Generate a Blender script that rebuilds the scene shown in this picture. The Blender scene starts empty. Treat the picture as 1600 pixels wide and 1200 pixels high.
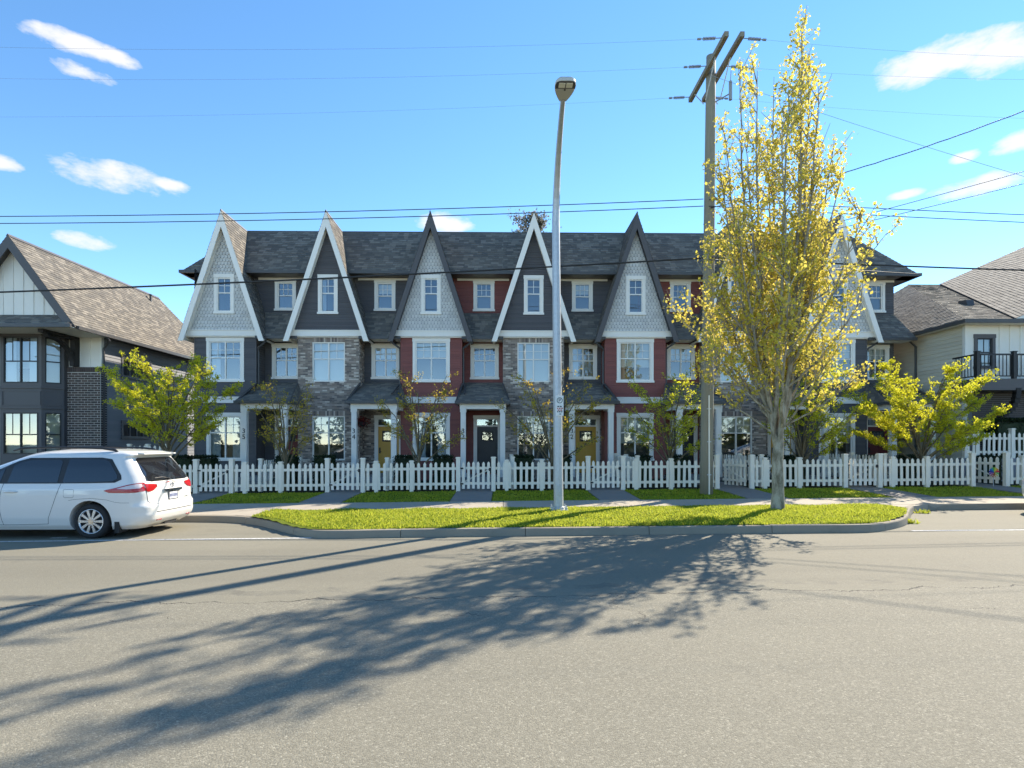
import bpy, math, random
import numpy as np
from mathutils import Vector, Matrix
PI = math.pi
sc = bpy.context.scene
col = sc.collection
# ------------------------------------------------------------------ camera, sky, sun, exposure
YAW = 0.015; FPX = 900.0; CH = 1.8; HV = 692.0
cam_d = bpy.data.cameras.new('camera'); cam = bpy.data.objects.new('camera', cam_d); col.objects.link(cam)
cam.location = (0, 0, CH); cam.rotation_euler = (PI/2, 0, -YAW)
cam_d.sensor_width = 36; cam_d.lens = 36*FPX/1600; cam_d.shift_y = (HV-600)/1600; cam_d.clip_end = 3000; cam_d.clip_start = .05
sc.camera = cam
sc.view_settings.view_transform = 'Standard'; sc.view_settings.look = 'None'; sc.view_settings.gamma = 1
sc.view_settings.use_curve_mapping = False
sc.view_settings.exposure = 2.1
SUN_AZ = math.radians(44); SUN_EL = math.radians(38.6)
sunv = Vector((math.sin(SUN_AZ)*math.cos(SUN_EL), math.cos(SUN_AZ)*math.cos(SUN_EL), math.sin(SUN_EL)))
sl = bpy.data.lights.new('sun', 'SUN'); sl.energy = 2.4; sl.angle = math.radians(.5); sl.color = (1, .90, .75)
so = bpy.data.objects.new('sun', sl); col.objects.link(so); so.rotation_euler = sunv.to_track_quat('Z', 'Y').to_euler(); so.location = (20, 20, 40)

def ray(u, v):
    a = (u-800)/FPX; b = (HV-v)/FPX
    return Vector((math.sin(YAW)+a*math.cos(YAW), math.cos(YAW)-a*math.sin(YAW), b))
def P(u, v, Y):                       # pixel -> (X, Z) on the world plane Y
    r = ray(u, v); t = Y/r.y
    return r.x*t, CH+r.z*t
SLOPE = .008
def G(u, v, h=0.0):                   # pixel -> ground point, the street climbing gently to the right
    r = ray(u, v); t = (CH-h)/(-r.z+SLOPE*r.x)
    return r.x*t, r.y*t
# world
w = bpy.data.worlds.new('World'); sc.world = w; w.use_nodes = True
nt = w.node_tree; nt.nodes.clear()
def wn(t, **k):
    n = nt.nodes.new(t)
    for a, b in k.items(): setattr(n, a, b)
    return n
def wm(op, a, b=None, clamp=False):
    n = wn('ShaderNodeMath', operation=op, use_clamp=clamp)
    for i, x in enumerate((a, b)):
        if x is None: continue
        if isinstance(x, (int, float)): n.inputs[i].default_value = x
        else: nt.links.new(x, n.inputs[i])
    return n.outputs[0]
sky = wn('ShaderNodeTexSky', sky_type='NISHITA'); sky.sun_disc = False
sky.sun_elevation = SUN_EL; sky.sun_rotation = SUN_AZ; sky.air_density = .55; sky.dust_density = 0.0; sky.ozone_density = 2.5
hs = wn('ShaderNodeHueSaturation'); hs.inputs['Saturation'].default_value = 1.2; hs.inputs['Hue'].default_value = .503; hs.inputs['Value'].default_value = 1.0
nt.links.new(sky.outputs[0], hs.inputs['Color'])
tn = wn('ShaderNodeMix', data_type='RGBA', blend_type='MULTIPLY'); tn.inputs['Factor'].default_value = 1; nt.links.new(hs.outputs[0], tn.inputs['A']); tn.inputs['B'].default_value = (1.0, .82, .625, 1)
tc = wn('ShaderNodeTexCoord'); sx = wn('ShaderNodeSeparateXYZ'); nt.links.new(tc.outputs['Generated'], sx.inputs[0])
az = wm('ARCTAN2', sx.outputs[0], sx.outputs[1]); el = wm('ARCSINE', sx.outputs[2])
cb = wn('ShaderNodeCombineXYZ'); nt.links.new(wm('MULTIPLY', az, 1.0), cb.inputs[0]); nt.links.new(wm('MULTIPLY', el, 2.3), cb.inputs[1])
nz = wn('ShaderNodeTexNoise'); nz.inputs['Scale'].default_value = 15; nz.inputs['Detail'].default_value = 9; nz.inputs['Roughness'].default_value = .6
nt.links.new(cb.outputs[0], nz.inputs['Vector'])
acc = None
for (u, v, ru, rv) in ((125, 70, 82, 17), (128, 112, 50, 13), (180, 276, 88, 23), (262, 288, 34, 10), (138, 377, 46, 13), (2, 253, 40, 12),
                       (1460, 96, 108, 30), (1570, 80, 70, 34), (1585, 224, 50, 18), (1512, 243, 27, 10), (1522, 292, 64, 17), (1415, 303, 28, 7), (695, 348, 48, 14),
                       (800, -180, 160, 40), (300, -260, 120, 40)):
    r = ray(u, v); A = math.atan2(r.x, r.y); E = math.atan2(r.z, math.hypot(r.x, r.y))
    r2 = ray(u+ru, v); RA = abs(math.atan2(r2.x, r2.y)-A); r3 = ray(u, v-rv); RE = abs(math.atan2(r3.z, math.hypot(r3.x, r3.y))-E)
    dx = wm('MULTIPLY', wm('SUBTRACT', az, A), 1/RA); dy = wm('MULTIPLY', wm('SUBTRACT', el, E), 1/RE)
    q = wm('SUBTRACT', 1.0, wm('ADD', wm('MULTIPLY', dx, dx), wm('MULTIPLY', dy, dy)))
    acc = q if acc is None else wm('MAXIMUM', acc, q)
acc = wm('MAXIMUM', acc, -1.1)
dens = wm('ADD', wm('MULTIPLY', acc, .8), wm('MULTIPLY', wm('SUBTRACT', nz.outputs[0], .45), 3.4))
mask = wm('MULTIPLY', wm('SMOOTH_MIN', wm('MAXIMUM', wm('MULTIPLY', dens, 1.25), 0.0), 1.0), 1.0, True)
mask = wm('MULTIPLY', mask, wm('GREATER_THAN', sx.outputs[2], 0.0))
mask = wm('MULTIPLY', mask, .93)
mx = wn('ShaderNodeMix', data_type='RGBA'); nt.links.new(mask, mx.inputs['Factor']); nt.links.new(tn.outputs['Result'], mx.inputs['A'])
mx.inputs['B'].default_value = (1.68, 1.66, 1.66, 1)
bg = wn('ShaderNodeBackground'); bg.inputs['Strength'].default_value = .15
nt.links.new(mx.outputs['Result'], bg.inputs['Color'])
wo = wn('ShaderNodeOutputWorld'); nt.links.new(bg.outputs[0], wo.inputs[0])
# ------------------------------------------------------------------ helpers
class MB:
    def __init__(s): s.v = []; s.f = []
    def add(s, vs, fs):
        b = len(s.v); s.v += [tuple(p) for p in vs]; s.f += [tuple(b+i for i in f) for f in fs]
    def box(s, x0, x1, y0, y1, z0, z1):
        s.add([(x0,y0,z0),(x1,y0,z0),(x1,y1,z0),(x0,y1,z0),(x0,y0,z1),(x1,y0,z1),(x1,y1,z1),(x0,y1,z1)],
              [(0,3,2,1),(4,5,6,7),(0,1,5,4),(1,2,6,5),(2,3,7,6),(3,0,4,7)])
    def poly(s, pts): s.add(pts, [tuple(range(len(pts)))])
    def prism(s, pts, d):             # polygon (3D points) extruded by vector d
        n = len(pts); d = Vector(d); a = [Vector(p) for p in pts]; b = [p+d for p in a]
        s.add(a+b, [tuple(range(n-1, -1, -1)), tuple(range(n, 2*n))]+[(i, (i+1) % n, n+(i+1) % n, n+i) for i in range(n)])
    def tube(s, pts, rad, n=8, cap=True):
        pts = [Vector(p) for p in pts]; k = len(pts)
        if not hasattr(rad, '__len__'): rad = [rad]*k
        rings = []; up = None
        for i, p in enumerate(pts):
            d = (pts[min(i+1, k-1)]-pts[max(i-1, 0)]); d = d.normalized() if d.length > 1e-9 else Vector((0, 0, 1))
            if up is None: up = Vector((1, 0, 0)) if abs(d.x) < .9 else Vector((0, 1, 0))
            e1 = (up-d*up.dot(d)); e1 = e1.normalized() if e1.length > 1e-6 else d.orthogonal().normalized(); e2 = d.cross(e1); up = e1
            rings.append([p+(e1*math.cos(2*PI*j/n)+e2*math.sin(2*PI*j/n))*rad[i] for j in range(n)])
        vs = [q for r in rings for q in r]; fs = []
        for i in range(k-1):
            for j in range(n): fs.append((i*n+j, i*n+(j+1) % n, (i+1)*n+(j+1) % n, (i+1)*n+j))
        if cap: fs += [tuple(range(n-1, -1, -1)), tuple(range((k-1)*n, k*n))]
        s.add(vs, fs)
    def lathe(s, prof, c=(0, 0, 0), n=16):     # (r, z) profile round the z axis
        vs = [(c[0]+r*math.cos(2*PI*j/n), c[1]+r*math.sin(2*PI*j/n), c[2]+z) for r, z in prof for j in range(n)]
        fs = [(i*n+j, i*n+(j+1) % n, (i+1)*n+(j+1) % n, (i+1)*n+j) for i in range(len(prof)-1) for j in range(n)]
        s.add(vs, fs+[tuple(range(n-1, -1, -1)), tuple(range((len(prof)-1)*n, len(prof)*n))])
    def mesh(s, name, smooth=False):
        m = bpy.data.meshes.new(name); m.from_pydata(s.v, [], s.f); m.update()
        if smooth: m.polygons.foreach_set('use_smooth', [True]*len(m.polygons))
        return m
    def build(s, name, mat, parent=None, smooth=False, bevel=0): return ob(name, s.mesh(name, smooth), mat, parent, bevel)
def ob(name, mesh, mat=None, parent=None, bevel=0):
    o = bpy.data.objects.new(name, mesh); col.objects.link(o)
    if mat is not None:
        if len(mesh.materials) == 0: mesh.materials.append(mat)
        elif mesh.materials[0] is not mat:
            o.material_slots[0].link = 'OBJECT'; o.material_slots[0].material = mat
    if parent is not None: o.parent = parent
    if bevel:
        b = o.modifiers.new('bevel', 'BEVEL'); b.width = bevel; b.segments = 2; b.limit_method = 'ANGLE'
    return o
def tag(o, label, cat, group=None):
    o['label'] = label; o['category'] = cat
    if group: o['group'] = group
    return o
def thing(name, label, cat, loc=(0, 0, 0), rz=0, group=None):
    o = bpy.data.objects.new(name, None); col.objects.link(o); o.location = loc; o.rotation_euler = (0, 0, rz); o.empty_display_size = .2
    return tag(o, label, cat, group)
def struct(o): o['kind'] = 'structure'; return o
def stuff(o): o['kind'] = 'stuff'; return o
CACHE = {}
def cached(key, fn):
    if key not in CACHE: CACHE[key] = fn()
    return CACHE[key]
# ------------------------------------------------------------------ materials
def lin(c): return tuple(((x/255+.055)/1.055)**2.4 if x/255 > .04045 else x/255/12.92 for x in c)
class NT:
    def __init__(s, name):
        s.m = bpy.data.materials.new(name); s.m.use_nodes = True; s.t = s.m.node_tree; s.b = s.t.nodes['Principled BSDF']
    def n(s, t, **k):
        n = s.t.nodes.new(t)
        for a, b in k.items(): setattr(n, a, b)
        return n
    def put(s, sock, x):
        if hasattr(x, 'is_output') or isinstance(x, bpy.types.NodeSocket): s.t.links.new(x, sock)
        else: sock.default_value = (x if not hasattr(x, '__len__') or len(x) != 3 or sock.type == 'VECTOR' else (*x, 1))
    def math(s, op, a, b=None, c=None, clamp=False):
        n = s.n('ShaderNodeMath', operation=op, use_clamp=clamp)
        for i, x in enumerate((a, b, c)):
            if x is not None: s.put(n.inputs[i], x)
        return n.outputs[0]
    def pos(s, obj=False):
        if obj: return s.n('ShaderNodeTexCoord').outputs['Object']
        return s.n('ShaderNodeNewGeometry').outputs['Position']
    def noise(s, scale, detail=3, rough=.5, vec=None, out=0):
        n = s.n('ShaderNodeTexNoise'); n.inputs['Scale'].default_value = scale; n.inputs['Detail'].default_value = detail; n.inputs['Roughness'].default_value = rough
        s.put(n.inputs['Vector'], vec if vec is not None else s.pos()); return n.outputs[out]
    def ramp(s, fac, stops):
        n = s.n('ShaderNodeValToRGB'); s.put(n.inputs[0], fac); e = n.color_ramp.elements
        while len(e) < len(stops): e.new(.5)
        for i, (p, c) in enumerate(stops): e[i].position = p; e[i].color = (*c, 1) if len(c) == 3 else c
        return n.outputs[0]
    def mix(s, f, a, b, mode='MIX'):
        n = s.n('ShaderNodeMix', data_type='RGBA', blend_type=mode); s.put(n.inputs['Factor'], f); s.put(n.inputs['A'], a); s.put(n.inputs['B'], b); return n.outputs['Result']
    def scale(s, v, k):
        n = s.n('ShaderNodeVectorMath', operation='MULTIPLY'); s.put(n.inputs[0], v); n.inputs[1].default_value = k; return n.outputs[0]
    def bump(s, h, strength=.3, dist=.01):
        n = s.n('ShaderNodeBump'); n.inputs['Strength'].default_value = strength; n.inputs['Distance'].default_value = dist; s.put(n.inputs['Height'], h); s.t.links.new(n.outputs[0], s.b.inputs['Normal'])
    def fin(s, color, rough=.6, **k):
        s.put(s.b.inputs['Base Color'], color); s.put(s.b.inputs['Roughness'], rough)
        for a, b in k.items(): s.put(s.b.inputs[a.replace('_', ' ')], b)
        return s.m
def plain(name, c, rough=.6, var=.12, sc_=3.0, metal=0.0, bump=0, spec=.4):
    t = NT(name); d = t.noise(sc_, 4, .6)
    cc = t.mix(d, tuple(x*(1-var) for x in c), tuple(min(1, x*(1+var)) for x in c))
    f = t.noise(sc_*14, 2); cc = t.mix(t.math('MULTIPLY', f, .25), cc, tuple(x*.75 for x in c))
    if bump: t.bump(t.noise(60, 3), bump, .004)
    return t.fin(cc, t.math('ADD', rough-.06, t.math('MULTIPLY', d, .12)), Metallic=metal, Specular_IOR_Level=spec)
def island(name, cols, rough=.8, extra=.2, bump=.25, spec=.3, weather=None):
    t = NT(name); g = t.n('ShaderNodeNewGeometry'); stops = [(i/len(cols), c) for i, c in enumerate(cols)]
    r = t.n('ShaderNodeValToRGB'); r.color_ramp.interpolation = 'CONSTANT'; t.put(r.inputs[0], g.outputs['Random Per Island']); e = r.color_ramp.elements
    while len(e) < len(stops): e.new(.5)
    for i, (p, c) in enumerate(stops): e[i].position = p; e[i].color = (*c, 1)
    n1 = t.noise(2.2, 4, .6); c = t.mix(t.math('MULTIPLY', n1, extra), r.outputs[0], (.02, .02, .02))
    n2 = t.noise(90, 3, .7); c = t.mix(t.math('MULTIPLY', n2, .35), c, t.mix(.5, c, (.5, .48, .45)))
    if weather: c = t.mix(t.math('MULTIPLY', t.ramp(t.noise(.6, 5, .65), [(.45, (0, 0, 0)), (.7, (1, 1, 1))]), .5), c, weather)
    t.bump(n2, bump, .004); return t.fin(c, rough, Specular_IOR_Level=spec)
M = {}
M['navy'] = island('navy_siding', [(.074, .068, .072), (.084, .077, .081), (.066, .061, .066), (.079, .073, .077)], .6, .12, .1)
M['red'] = island('red_siding', [(.235, .050, .035), (.255, .056, .040), (.215, .045, .032), (.24, .052, .037)], .6, .12, .1)
M['white'] = plain('white_trim', (.90, .85, .76), .5, .03)
M['fence'] = plain('fence_white', (.90, .82, .68), .55, .05, 6)
M['cream'] = island('cream_siding', [(.66, .60, .46), (.70, .64, .50), (.63, .57, .44)], .6, .06, .1)
M['board'] = plain('white_board', (.82, .79, .70), .6, .05)
M['greyside'] = island('grey_siding', [(.20, .205, .22), (.22, .225, .24), (.185, .19, .205)], .6, .1, .1)
M['charcoal'] = plain('charcoal_trim', (.092, .085, .085), .5, .12)
M['gutter'] = plain('gutter_metal', (.075, .072, .070), .4, .1)
M['timber'] = plain('dark_timber', (.022, .02, .019), .7, .2)
M['shake'] = island('grey_shakes', [(.66, .64, .59), (.70, .68, .63), (.61, .59, .55), (.68, .655, .61)], .7, .08, .1)
M['shingle'] = island('asphalt_shingles', [(.17, .15, .122), (.13, .115, .097), (.215, .19, .152), (.145, .128, .105), (.25, .22, .178), (.11, .10, .086)], .9, .25, .5, .2)
M['brick'] = island('mixed_brick', [(.31, .245, .195), (.20, .16, .135), (.40, .32, .26), (.26, .195, .155), (.66, .57, .47), (.33, .27, .22), (.14, .11, .10), (.50, .405, .33), (.28, .215, .175)], .85, .15, .4)
M['darkbrick'] = island('dark_brick', [(.045, .035, .033)], .8, .2, .4)
def brick_obj():
    t = NT('dark_brown_brick'); oi = t.n('ShaderNodeObjectInfo')
    c = t.ramp(oi.outputs['Random'], [(0, (.04, .031, .028)), (.35, (.075, .053, .045)), (.7, (.105, .072, .058)), (1, (.06, .05, .046))])
    n = t.noise(70, 3); t.bump(n, .4, .004); return t.fin(t.mix(t.math('MULTIPLY', n, .3), c, (.12, .1, .09)), .85)
M['brick1'] = brick_obj()
M['mortar'] = plain('mortar', (.42, .39, .34), .95, .1, 8, bump=.4)
M['palemortar'] = plain('pale_mortar', (.62, .59, .54), .95, .1, 8, bump=.4)
M['door_yellow'] = plain('mustard_door_paint', (.62, .34, .045), .4, .06)
M['door_black'] = plain('black_door_paint', (.022, .022, .028), .35, .1)
M['door_maroon'] = plain('maroon_door_paint', (.14, .018, .016), .4, .08)
M['black'] = plain('black_metal', (.02, .02, .021), .45, .15)
M['dark'] = plain('dark_rubber', (.025, .025, .025), .8, .2)
M['room'] = plain('room_wall', (.22, .20, .18), .9, .1)
M['blind'] = plain('pale_blind', (.72, .71, .66), .8, .05)
M['curtain'] = plain('curtain_cloth', (.66, .68, .70), .9, .08)
def glass():
    t = NT('window_glass'); nb = t.n('ShaderNodeBump'); nb.inputs['Strength'].default_value = .025; nb.inputs['Distance'].default_value = .02
    t.put(nb.inputs['Height'], t.noise(1.1, 2))
    gl = t.n('ShaderNodeBsdfGlossy'); gl.inputs['Roughness'].default_value = .015; gl.inputs['Color'].default_value = (.93, .97, 1, 1); t.t.links.new(nb.outputs[0], gl.inputs['Normal'])
    tr = t.n('ShaderNodeBsdfTransparent'); tr.inputs['Color'].default_value = (.80, .86, .86, 1)
    lw = t.n('ShaderNodeLayerWeight'); lw.inputs['Blend'].default_value = .35
    f = t.math('ADD', .13, t.math('MULTIPLY', lw.outputs['Fresnel'], .6), clamp=True)
    m = t.n('ShaderNodeMixShader'); t.put(m.inputs[0], f); t.t.links.new(tr.outputs[0], m.inputs[1]); t.t.links.new(gl.outputs[0], m.inputs[2])
    t.t.links.new(m.outputs[0], t.t.nodes['Material Output'].inputs[0]); return t.m
M['glass'] = glass()
def concrete(name, c, sc_=1.0):
    t = NT(name); a = t.noise(.9*sc_, 5, .65); b = t.noise(45, 4, .7); d = t.noise(220, 2)
    k = t.mix(a, tuple(x*.82 for x in c), tuple(x*1.15 for x in c)); k = t.mix(t.math('MULTIPLY', b, .4), k, tuple(x*.7 for x in c))
    k = t.mix(t.ramp(t.noise(2.6, 5, .7), [(.58, (0, 0, 0)), (.72, (.35, .35, .35))]), k, tuple(x*.5 for x in c))
    t.bump(t.math('ADD', b, d), .35, .004); return t.fin(k, .9, Specular_IOR_Level=.25)
M['concrete'] = concrete('sidewalk_concrete', (.41, .36, .285)); M['kerb'] = concrete('kerb_concrete', (.31, .27, .205), 2); M['path'] = concrete('exposed_aggregate', (.25, .225, .20), 2)
M['porch'] = concrete('porch_concrete', (.33, .32, .30))
def asphalt():
    t = NT('worn_asphalt'); p = t.pos(); s = t.n('ShaderNodeSeparateXYZ'); t.put(s.inputs[0], p); x, y = s.outputs[0], s.outputs[1]
    wig = t.math('MULTIPLY', t.math('SUBTRACT', t.noise(.55, 6, .72, t.scale(p, (1, 0, 0))), .5), 1.1)
    seam = t.math('ADD', t.math('ADD', 6.75, t.math('MULTIPLY', x, .03)), wig)
    d = t.math('SUBTRACT', y, seam)
    coarse = t.math('SUBTRACT', 1, t.math('MULTIPLY', t.math('ADD', d, .05), 6, clamp=True))            # nearer lane: open coarse surface
    vo = t.n('ShaderNodeTexVoronoi'); vo.inputs['Scale'].default_value = 85; t.put(vo.inputs['Vector'], p)
    vo2 = t.n('ShaderNodeTexVoronoi'); vo2.inputs['Scale'].default_value = 200; t.put(vo2.inputs['Vector'], p)
    r1 = t.n('ShaderNodeSeparateColor'); t.put(r1.inputs[0], vo.outputs['Color']); r2 = t.n('ShaderNodeSeparateColor'); t.put(r2.inputs[0], vo2.outputs['Color'])
    big = t.noise(.35, 5, .6); band = t.noise(.8, 4, .6, t.scale(p, (.06, 1, 1)))
    base = t.mix(big, (.180, .165, .122), (.238, .219, .163))
    base = t.mix(t.math('MULTIPLY', t.ramp(band, [(.38, (0, 0, 0)), (.62, (1, 1, 1))]), .6), base, (.165, .151, .113))
    sp = t.ramp(r1.outputs[0], [(0, (.085, .079, .062)), (.3, (.16, .148, .112)), (.62, (.215, .199, .152)), (.9, (.305, .282, .218)), (1, (.56, .52, .41))])
    sp2 = t.ramp(r2.outputs[1], [(0, (.10, .093, .072)), (.45, (.20, .186, .142)), (.85, (.27, .25, .192)), (1, (.47, .435, .34))])
    spk = t.mix(.5, sp, sp2)
    k = t.mix(t.math('ADD', .25, t.math('MULTIPLY', coarse, .36)), base, spk)
    cr = t.math('LESS_THAN', t.math('ABSOLUTE', d), t.math('MULTIPLY', t.math('SUBTRACT', t.noise(2.3, 3, .6), .33), .06))
    wig2 = t.math('MULTIPLY', t.math('SUBTRACT', t.noise(.8, 6, .75, t.scale(p, (1, 0, 0))), .5), 1.7)
    d2 = t.math('SUBTRACT', y, t.math('ADD', 6.05, wig2))
    cr2 = t.math('LESS_THAN', t.math('ABSOLUTE', d2), t.math('MULTIPLY', t.math('SUBTRACT', t.noise(1.1, 4, .6), .52), .06))
    wig3 = t.math('MULTIPLY', t.math('SUBTRACT', t.noise(1.3, 6, .75, t.scale(p, (0, 1, 0))), .5), 1.4)
    d3 = t.math('SUBTRACT', x, t.math('ADD', 1.35, wig3)); cr3 = t.math('MULTIPLY', t.math('LESS_THAN', t.math('ABSOLUTE', d3), .008), t.math('LESS_THAN', t.math('ABSOLUTE', t.math('SUBTRACT', y, 6.2)), .55))
    crk = t.math('MAXIMUM', t.math('MAXIMUM', cr, cr2), cr3)
    k = t.mix(t.math('MULTIPLY', crk, .8), k, (.03, .028, .026))
    st_ = t.ramp(t.noise(.7, 5, .7), [(.60, (0, 0, 0)), (.74, (1, 1, 1))]); k = t.mix(t.math('MULTIPLY', st_, .30), k, (.09, .083, .068))
    lt_ = t.ramp(t.noise(.23, 3, .5), [(.5, (0, 0, 0)), (.75, (1, 1, 1))]); k = t.mix(t.math('MULTIPLY', lt_, .25), k, (.30, .275, .21))
    # tar streak beside the seam
    tar = t.math('MULTIPLY', t.math('LESS_THAN', t.math('ABSOLUTE', t.math('SUBTRACT', d, .42)), .10), t.ramp(t.noise(2, 5, .7), [(.42, (0, 0, 0)), (.6, (1, 1, 1))]))
    k = t.mix(t.math('MULTIPLY', tar, .35), k, (.07, .067, .063))
    h = t.math('ADD', t.math('MULTIPLY', vo.outputs['Distance'], -1.0), t.math('MULTIPLY', vo2.outputs['Distance'], -.5))
    h = t.math('SUBTRACT', h, t.math('MULTIPLY', crk, 2)); t.bump(h, .45, .006)
    return t.fin(k, .88, Specular_IOR_Level=.3)
M['asphalt'] = asphalt()
def paint():
    t = NT('road_paint'); n = t.noise(28, 4, .7); c = t.mix(t.ramp(n, [(.46, (0, 0, 0)), (.66, (1, 1, 1))]), (.66, .65, .62), (.22, .21, .195)); return t.fin(c, .8)
M['paint'] = paint()
def soil(name, a, b):
    t = NT(name); c = t.mix(t.ramp(t.noise(1.3, 6, .7), [(.35, (0, 0, 0)), (.65, (1, 1, 1))]), a, b); c = t.mix(t.math('MULTIPLY', t.noise(60, 3), .5), c, tuple(x*.4 for x in a))
    t.bump(t.noise(40, 4), .7, .03); return t.fin(c, .95, Specular_IOR_Level=.1)
M['turf'] = soil('turf', (.13, .165, .016), (.17, .205, .02)); M['ground'] = soil('ground', (.06, .07, .03), (.09, .085, .05)); M['mulch'] = soil('garden_soil', (.045, .033, .024), (.06, .06, .025))
def leaf(name, cols, trans=.5, rough=.55):
    t = NT(name); g = t.n('ShaderNodeNewGeometry'); c = t.ramp(g.outputs['Random Per Island'], [(i/(len(cols)-1), k) for i, k in enumerate(cols)])
    c = t.mix(t.ramp(t.noise(1.1, 4, .6), [(.40, (0, 0, 0)), (.68, (.6, .6, .6))]), c, cols[0])
    t.fin(c, rough, Specular_IOR_Level=.25)
    tl = t.n('ShaderNodeBsdfTranslucent'); t.put(tl.inputs[0], t.mix(.5, c, cols[-1])); m = t.n('ShaderNodeMixShader'); m.inputs[0].default_value = trans
    t.t.links.new(t.b.outputs[0], m.inputs[1]); t.t.links.new(tl.outputs[0], m.inputs[2]); t.t.links.new(m.outputs[0], t.t.nodes['Material Output'].inputs[0]); return t.m
M['grass'] = leaf('grass_blades', [(.19, .29, .012), (.34, .43, .02), (.50, .54, .035), (.48, .47, .08)], .6)
M['maple'] = leaf('maple_leaves', [(.48, .43, .04), (.64, .57, .07), (.80, .71, .13), (.72, .56, .13)], .6)
M['lime'] = leaf('lime_leaves', [(.42, .43, .02), (.60, .60, .03), (.78, .73, .05)], .58)
M['bronze'] = leaf('bronze_leaves', [(.36, .34, .03), (.55, .48, .04), (.70, .56, .07), (.52, .30, .06)], .55)
M['hedge'] = leaf('hedge_leaves', [(.012, .022, .009), (.022, .04, .012), (.035, .055, .015)], .2)
M['bgleaf'] = leaf('far_leaves', [(.04, .045, .025), (.07, .075, .04), (.5, .48, .44)], .3)
def bark(name, a, b):
    t = NT(name); p = t.pos(); n = t.noise(9, 5, .7, t.scale(p, (1, 1, .35))); c = t.mix(t.ramp(n, [(.38, (0, 0, 0)), (.62, (1, 1, 1))]), a, b)
    t.bump(t.noise(40, 4, .7), .5, .01); return t.fin(c, .9, Specular_IOR_Level=.2)
M['bark'] = bark('maple_bark', (.17, .145, .10), (.42, .38, .30)); M['bark2'] = bark('yard_tree_bark', (.10, .08, .05), (.20, .165, .10))
def polewood():
    t = NT('weathered_pole_wood'); p = t.pos(); n = t.noise(12, 5, .7, t.scale(p, (3, 3, .12))); c = t.mix(n, (.16, .14, .10), (.36, .32, .23)); t.bump(n, .5, .01); return t.fin(c, .85)
M['polewood'] = polewood()
def galv():
    t = NT('galvanised_steel'); n = t.noise(14, 4, .6); c = t.mix(n, (.38, .40, .42), (.58, .60, .61)); c = t.mix(t.ramp(t.noise(3, 5, .7), [(.55, (0, 0, 0)), (.75, (.4, .4, .4))]), c, (.55, .53, .48)); return t.fin(c, .5, Metallic=.55)
M['galv'] = galv()
M['lampgrey'] = plain('lamp_housing', (.52, .51, .46), .5, .06); M['led'] = plain('led_lens', (.80, .78, .66), .25, .1, 40)
M['cable'] = plain('cable_sheath', (.03, .031, .033), .6, .1); M['wire'] = plain('thin_conductor', (.25, .28, .34), .5, .1)
M['porcelain'] = plain('insulator_grey', (.30, .31, .33), .35, .1)
def carpaint():
    t = NT('white_car_paint'); n = t.noise(1.6, 3); t.fin(t.mix(n, (.72, .70, .655), (.77, .75, .70)), .32, Specular_IOR_Level=.5); t.b.inputs['Coat Weight'].default_value = .8; t.b.inputs['Coat Roughness'].default_value = .04; return t.m
M['car'] = carpaint()
def tint():
    t = NT('tinted_car_glass'); t.fin(t.mix(t.noise(1.3, 3), (.010, .011, .014), (.02, .021, .024)), .03, Specular_IOR_Level=.9); return t.m
M['tint'] = tint()
M['tyre'] = plain('tyre_rubber', (.022, .022, .023), .8, .2, 20); M['rim'] = plain('alloy_rim', (.62, .62, .63), .3, .06, metal=.85)
M['redlens'] = plain('red_lamp_lens', (.42, .012, .014), .15, .1, spec=.7); M['clearlens'] = plain('clear_lamp_lens', (.72, .62, .60), .12, .06, spec=.7)
M['chrome'] = plain('chrome_trim', (.72, .72, .72), .15, .04, metal=1.0); M['plate'] = plain('plate_white', (.70, .72, .78), .5, .06, 30); M['platetext'] = plain('plate_blue', (.07, .09, .22), .5)
M['sign'] = plain('sign_white', (.78, .78, .75), .45, .03); M['signgreen'] = plain('sign_dark_green', (.012, .05, .03), .5); M['signred'] = plain('sign_red_print', (.45, .08, .05), .5); M['number'] = plain('number_black', (.015, .015, .016), .4)
# ------------------------------------------------------------------ wall and roof coverings (real courses, bricks, shakes, shingles)
def cut(s0, s1, z0, z1, holes):
    iv = [(s0, s1)]
    for (a, b, c, d) in holes:
        if d <= z0+1e-4 or c >= z1-1e-4: continue
        nv = []
        for p, q in iv:
            if b <= p or a >= q: nv.append((p, q)); continue
            if a > p: nv.append((p, a))
            if b < q: nv.append((b, q))
        iv = nv
    return [(p, q) for p, q in iv if q-p > .004]
def zsplit(z0, z1, holes):
    zs = {z0, z1}
    for h in holes:
        for k in h[2:]:
            if z0+1e-4 < k < z1-1e-4: zs.add(k)
    zs = sorted(zs); return list(zip(zs[:-1], zs[1:]))
def frame(O, U, N):
    O, U, N = Vector(O), Vector(U), Vector(N); Z = Vector((0, 0, 1))
    return lambda s, z, n=0.0: O+U*s+Z*z+N*n
def siding(mb, O, U, N, z0, z1, s0, s1, holes=(), h=.1, lap=.024, rng=None):
    f = frame(O, U, N); z = z0
    while z < z1-1e-3:
        zt = min(z+h, z1)
        for a, b in zsplit(z, zt, holes):
            na = lap*(1-(a-z)/h); nb = lap*(1-(b-z)/h)
            ra = rng(a) if rng else (s0, s1); rb = rng(b) if rng else (s0, s1)
            for p, q in cut(ra[0], ra[1], a, b, holes):
                p2 = rb[0] if p == ra[0] else p; q2 = rb[1] if q == ra[1] else q
                if q2 < p2: continue
                vs = [f(p, a, na), f(q, a, na), f(q2, b, nb), f(p2, b, nb)]; fs = [(0, 1, 2, 3)]
                if a == z: vs += [f(p, a, 0), f(q, a, 0)]; fs.append((4, 5, 1, 0))
                mb.add(vs, fs)
        z = zt
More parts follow.
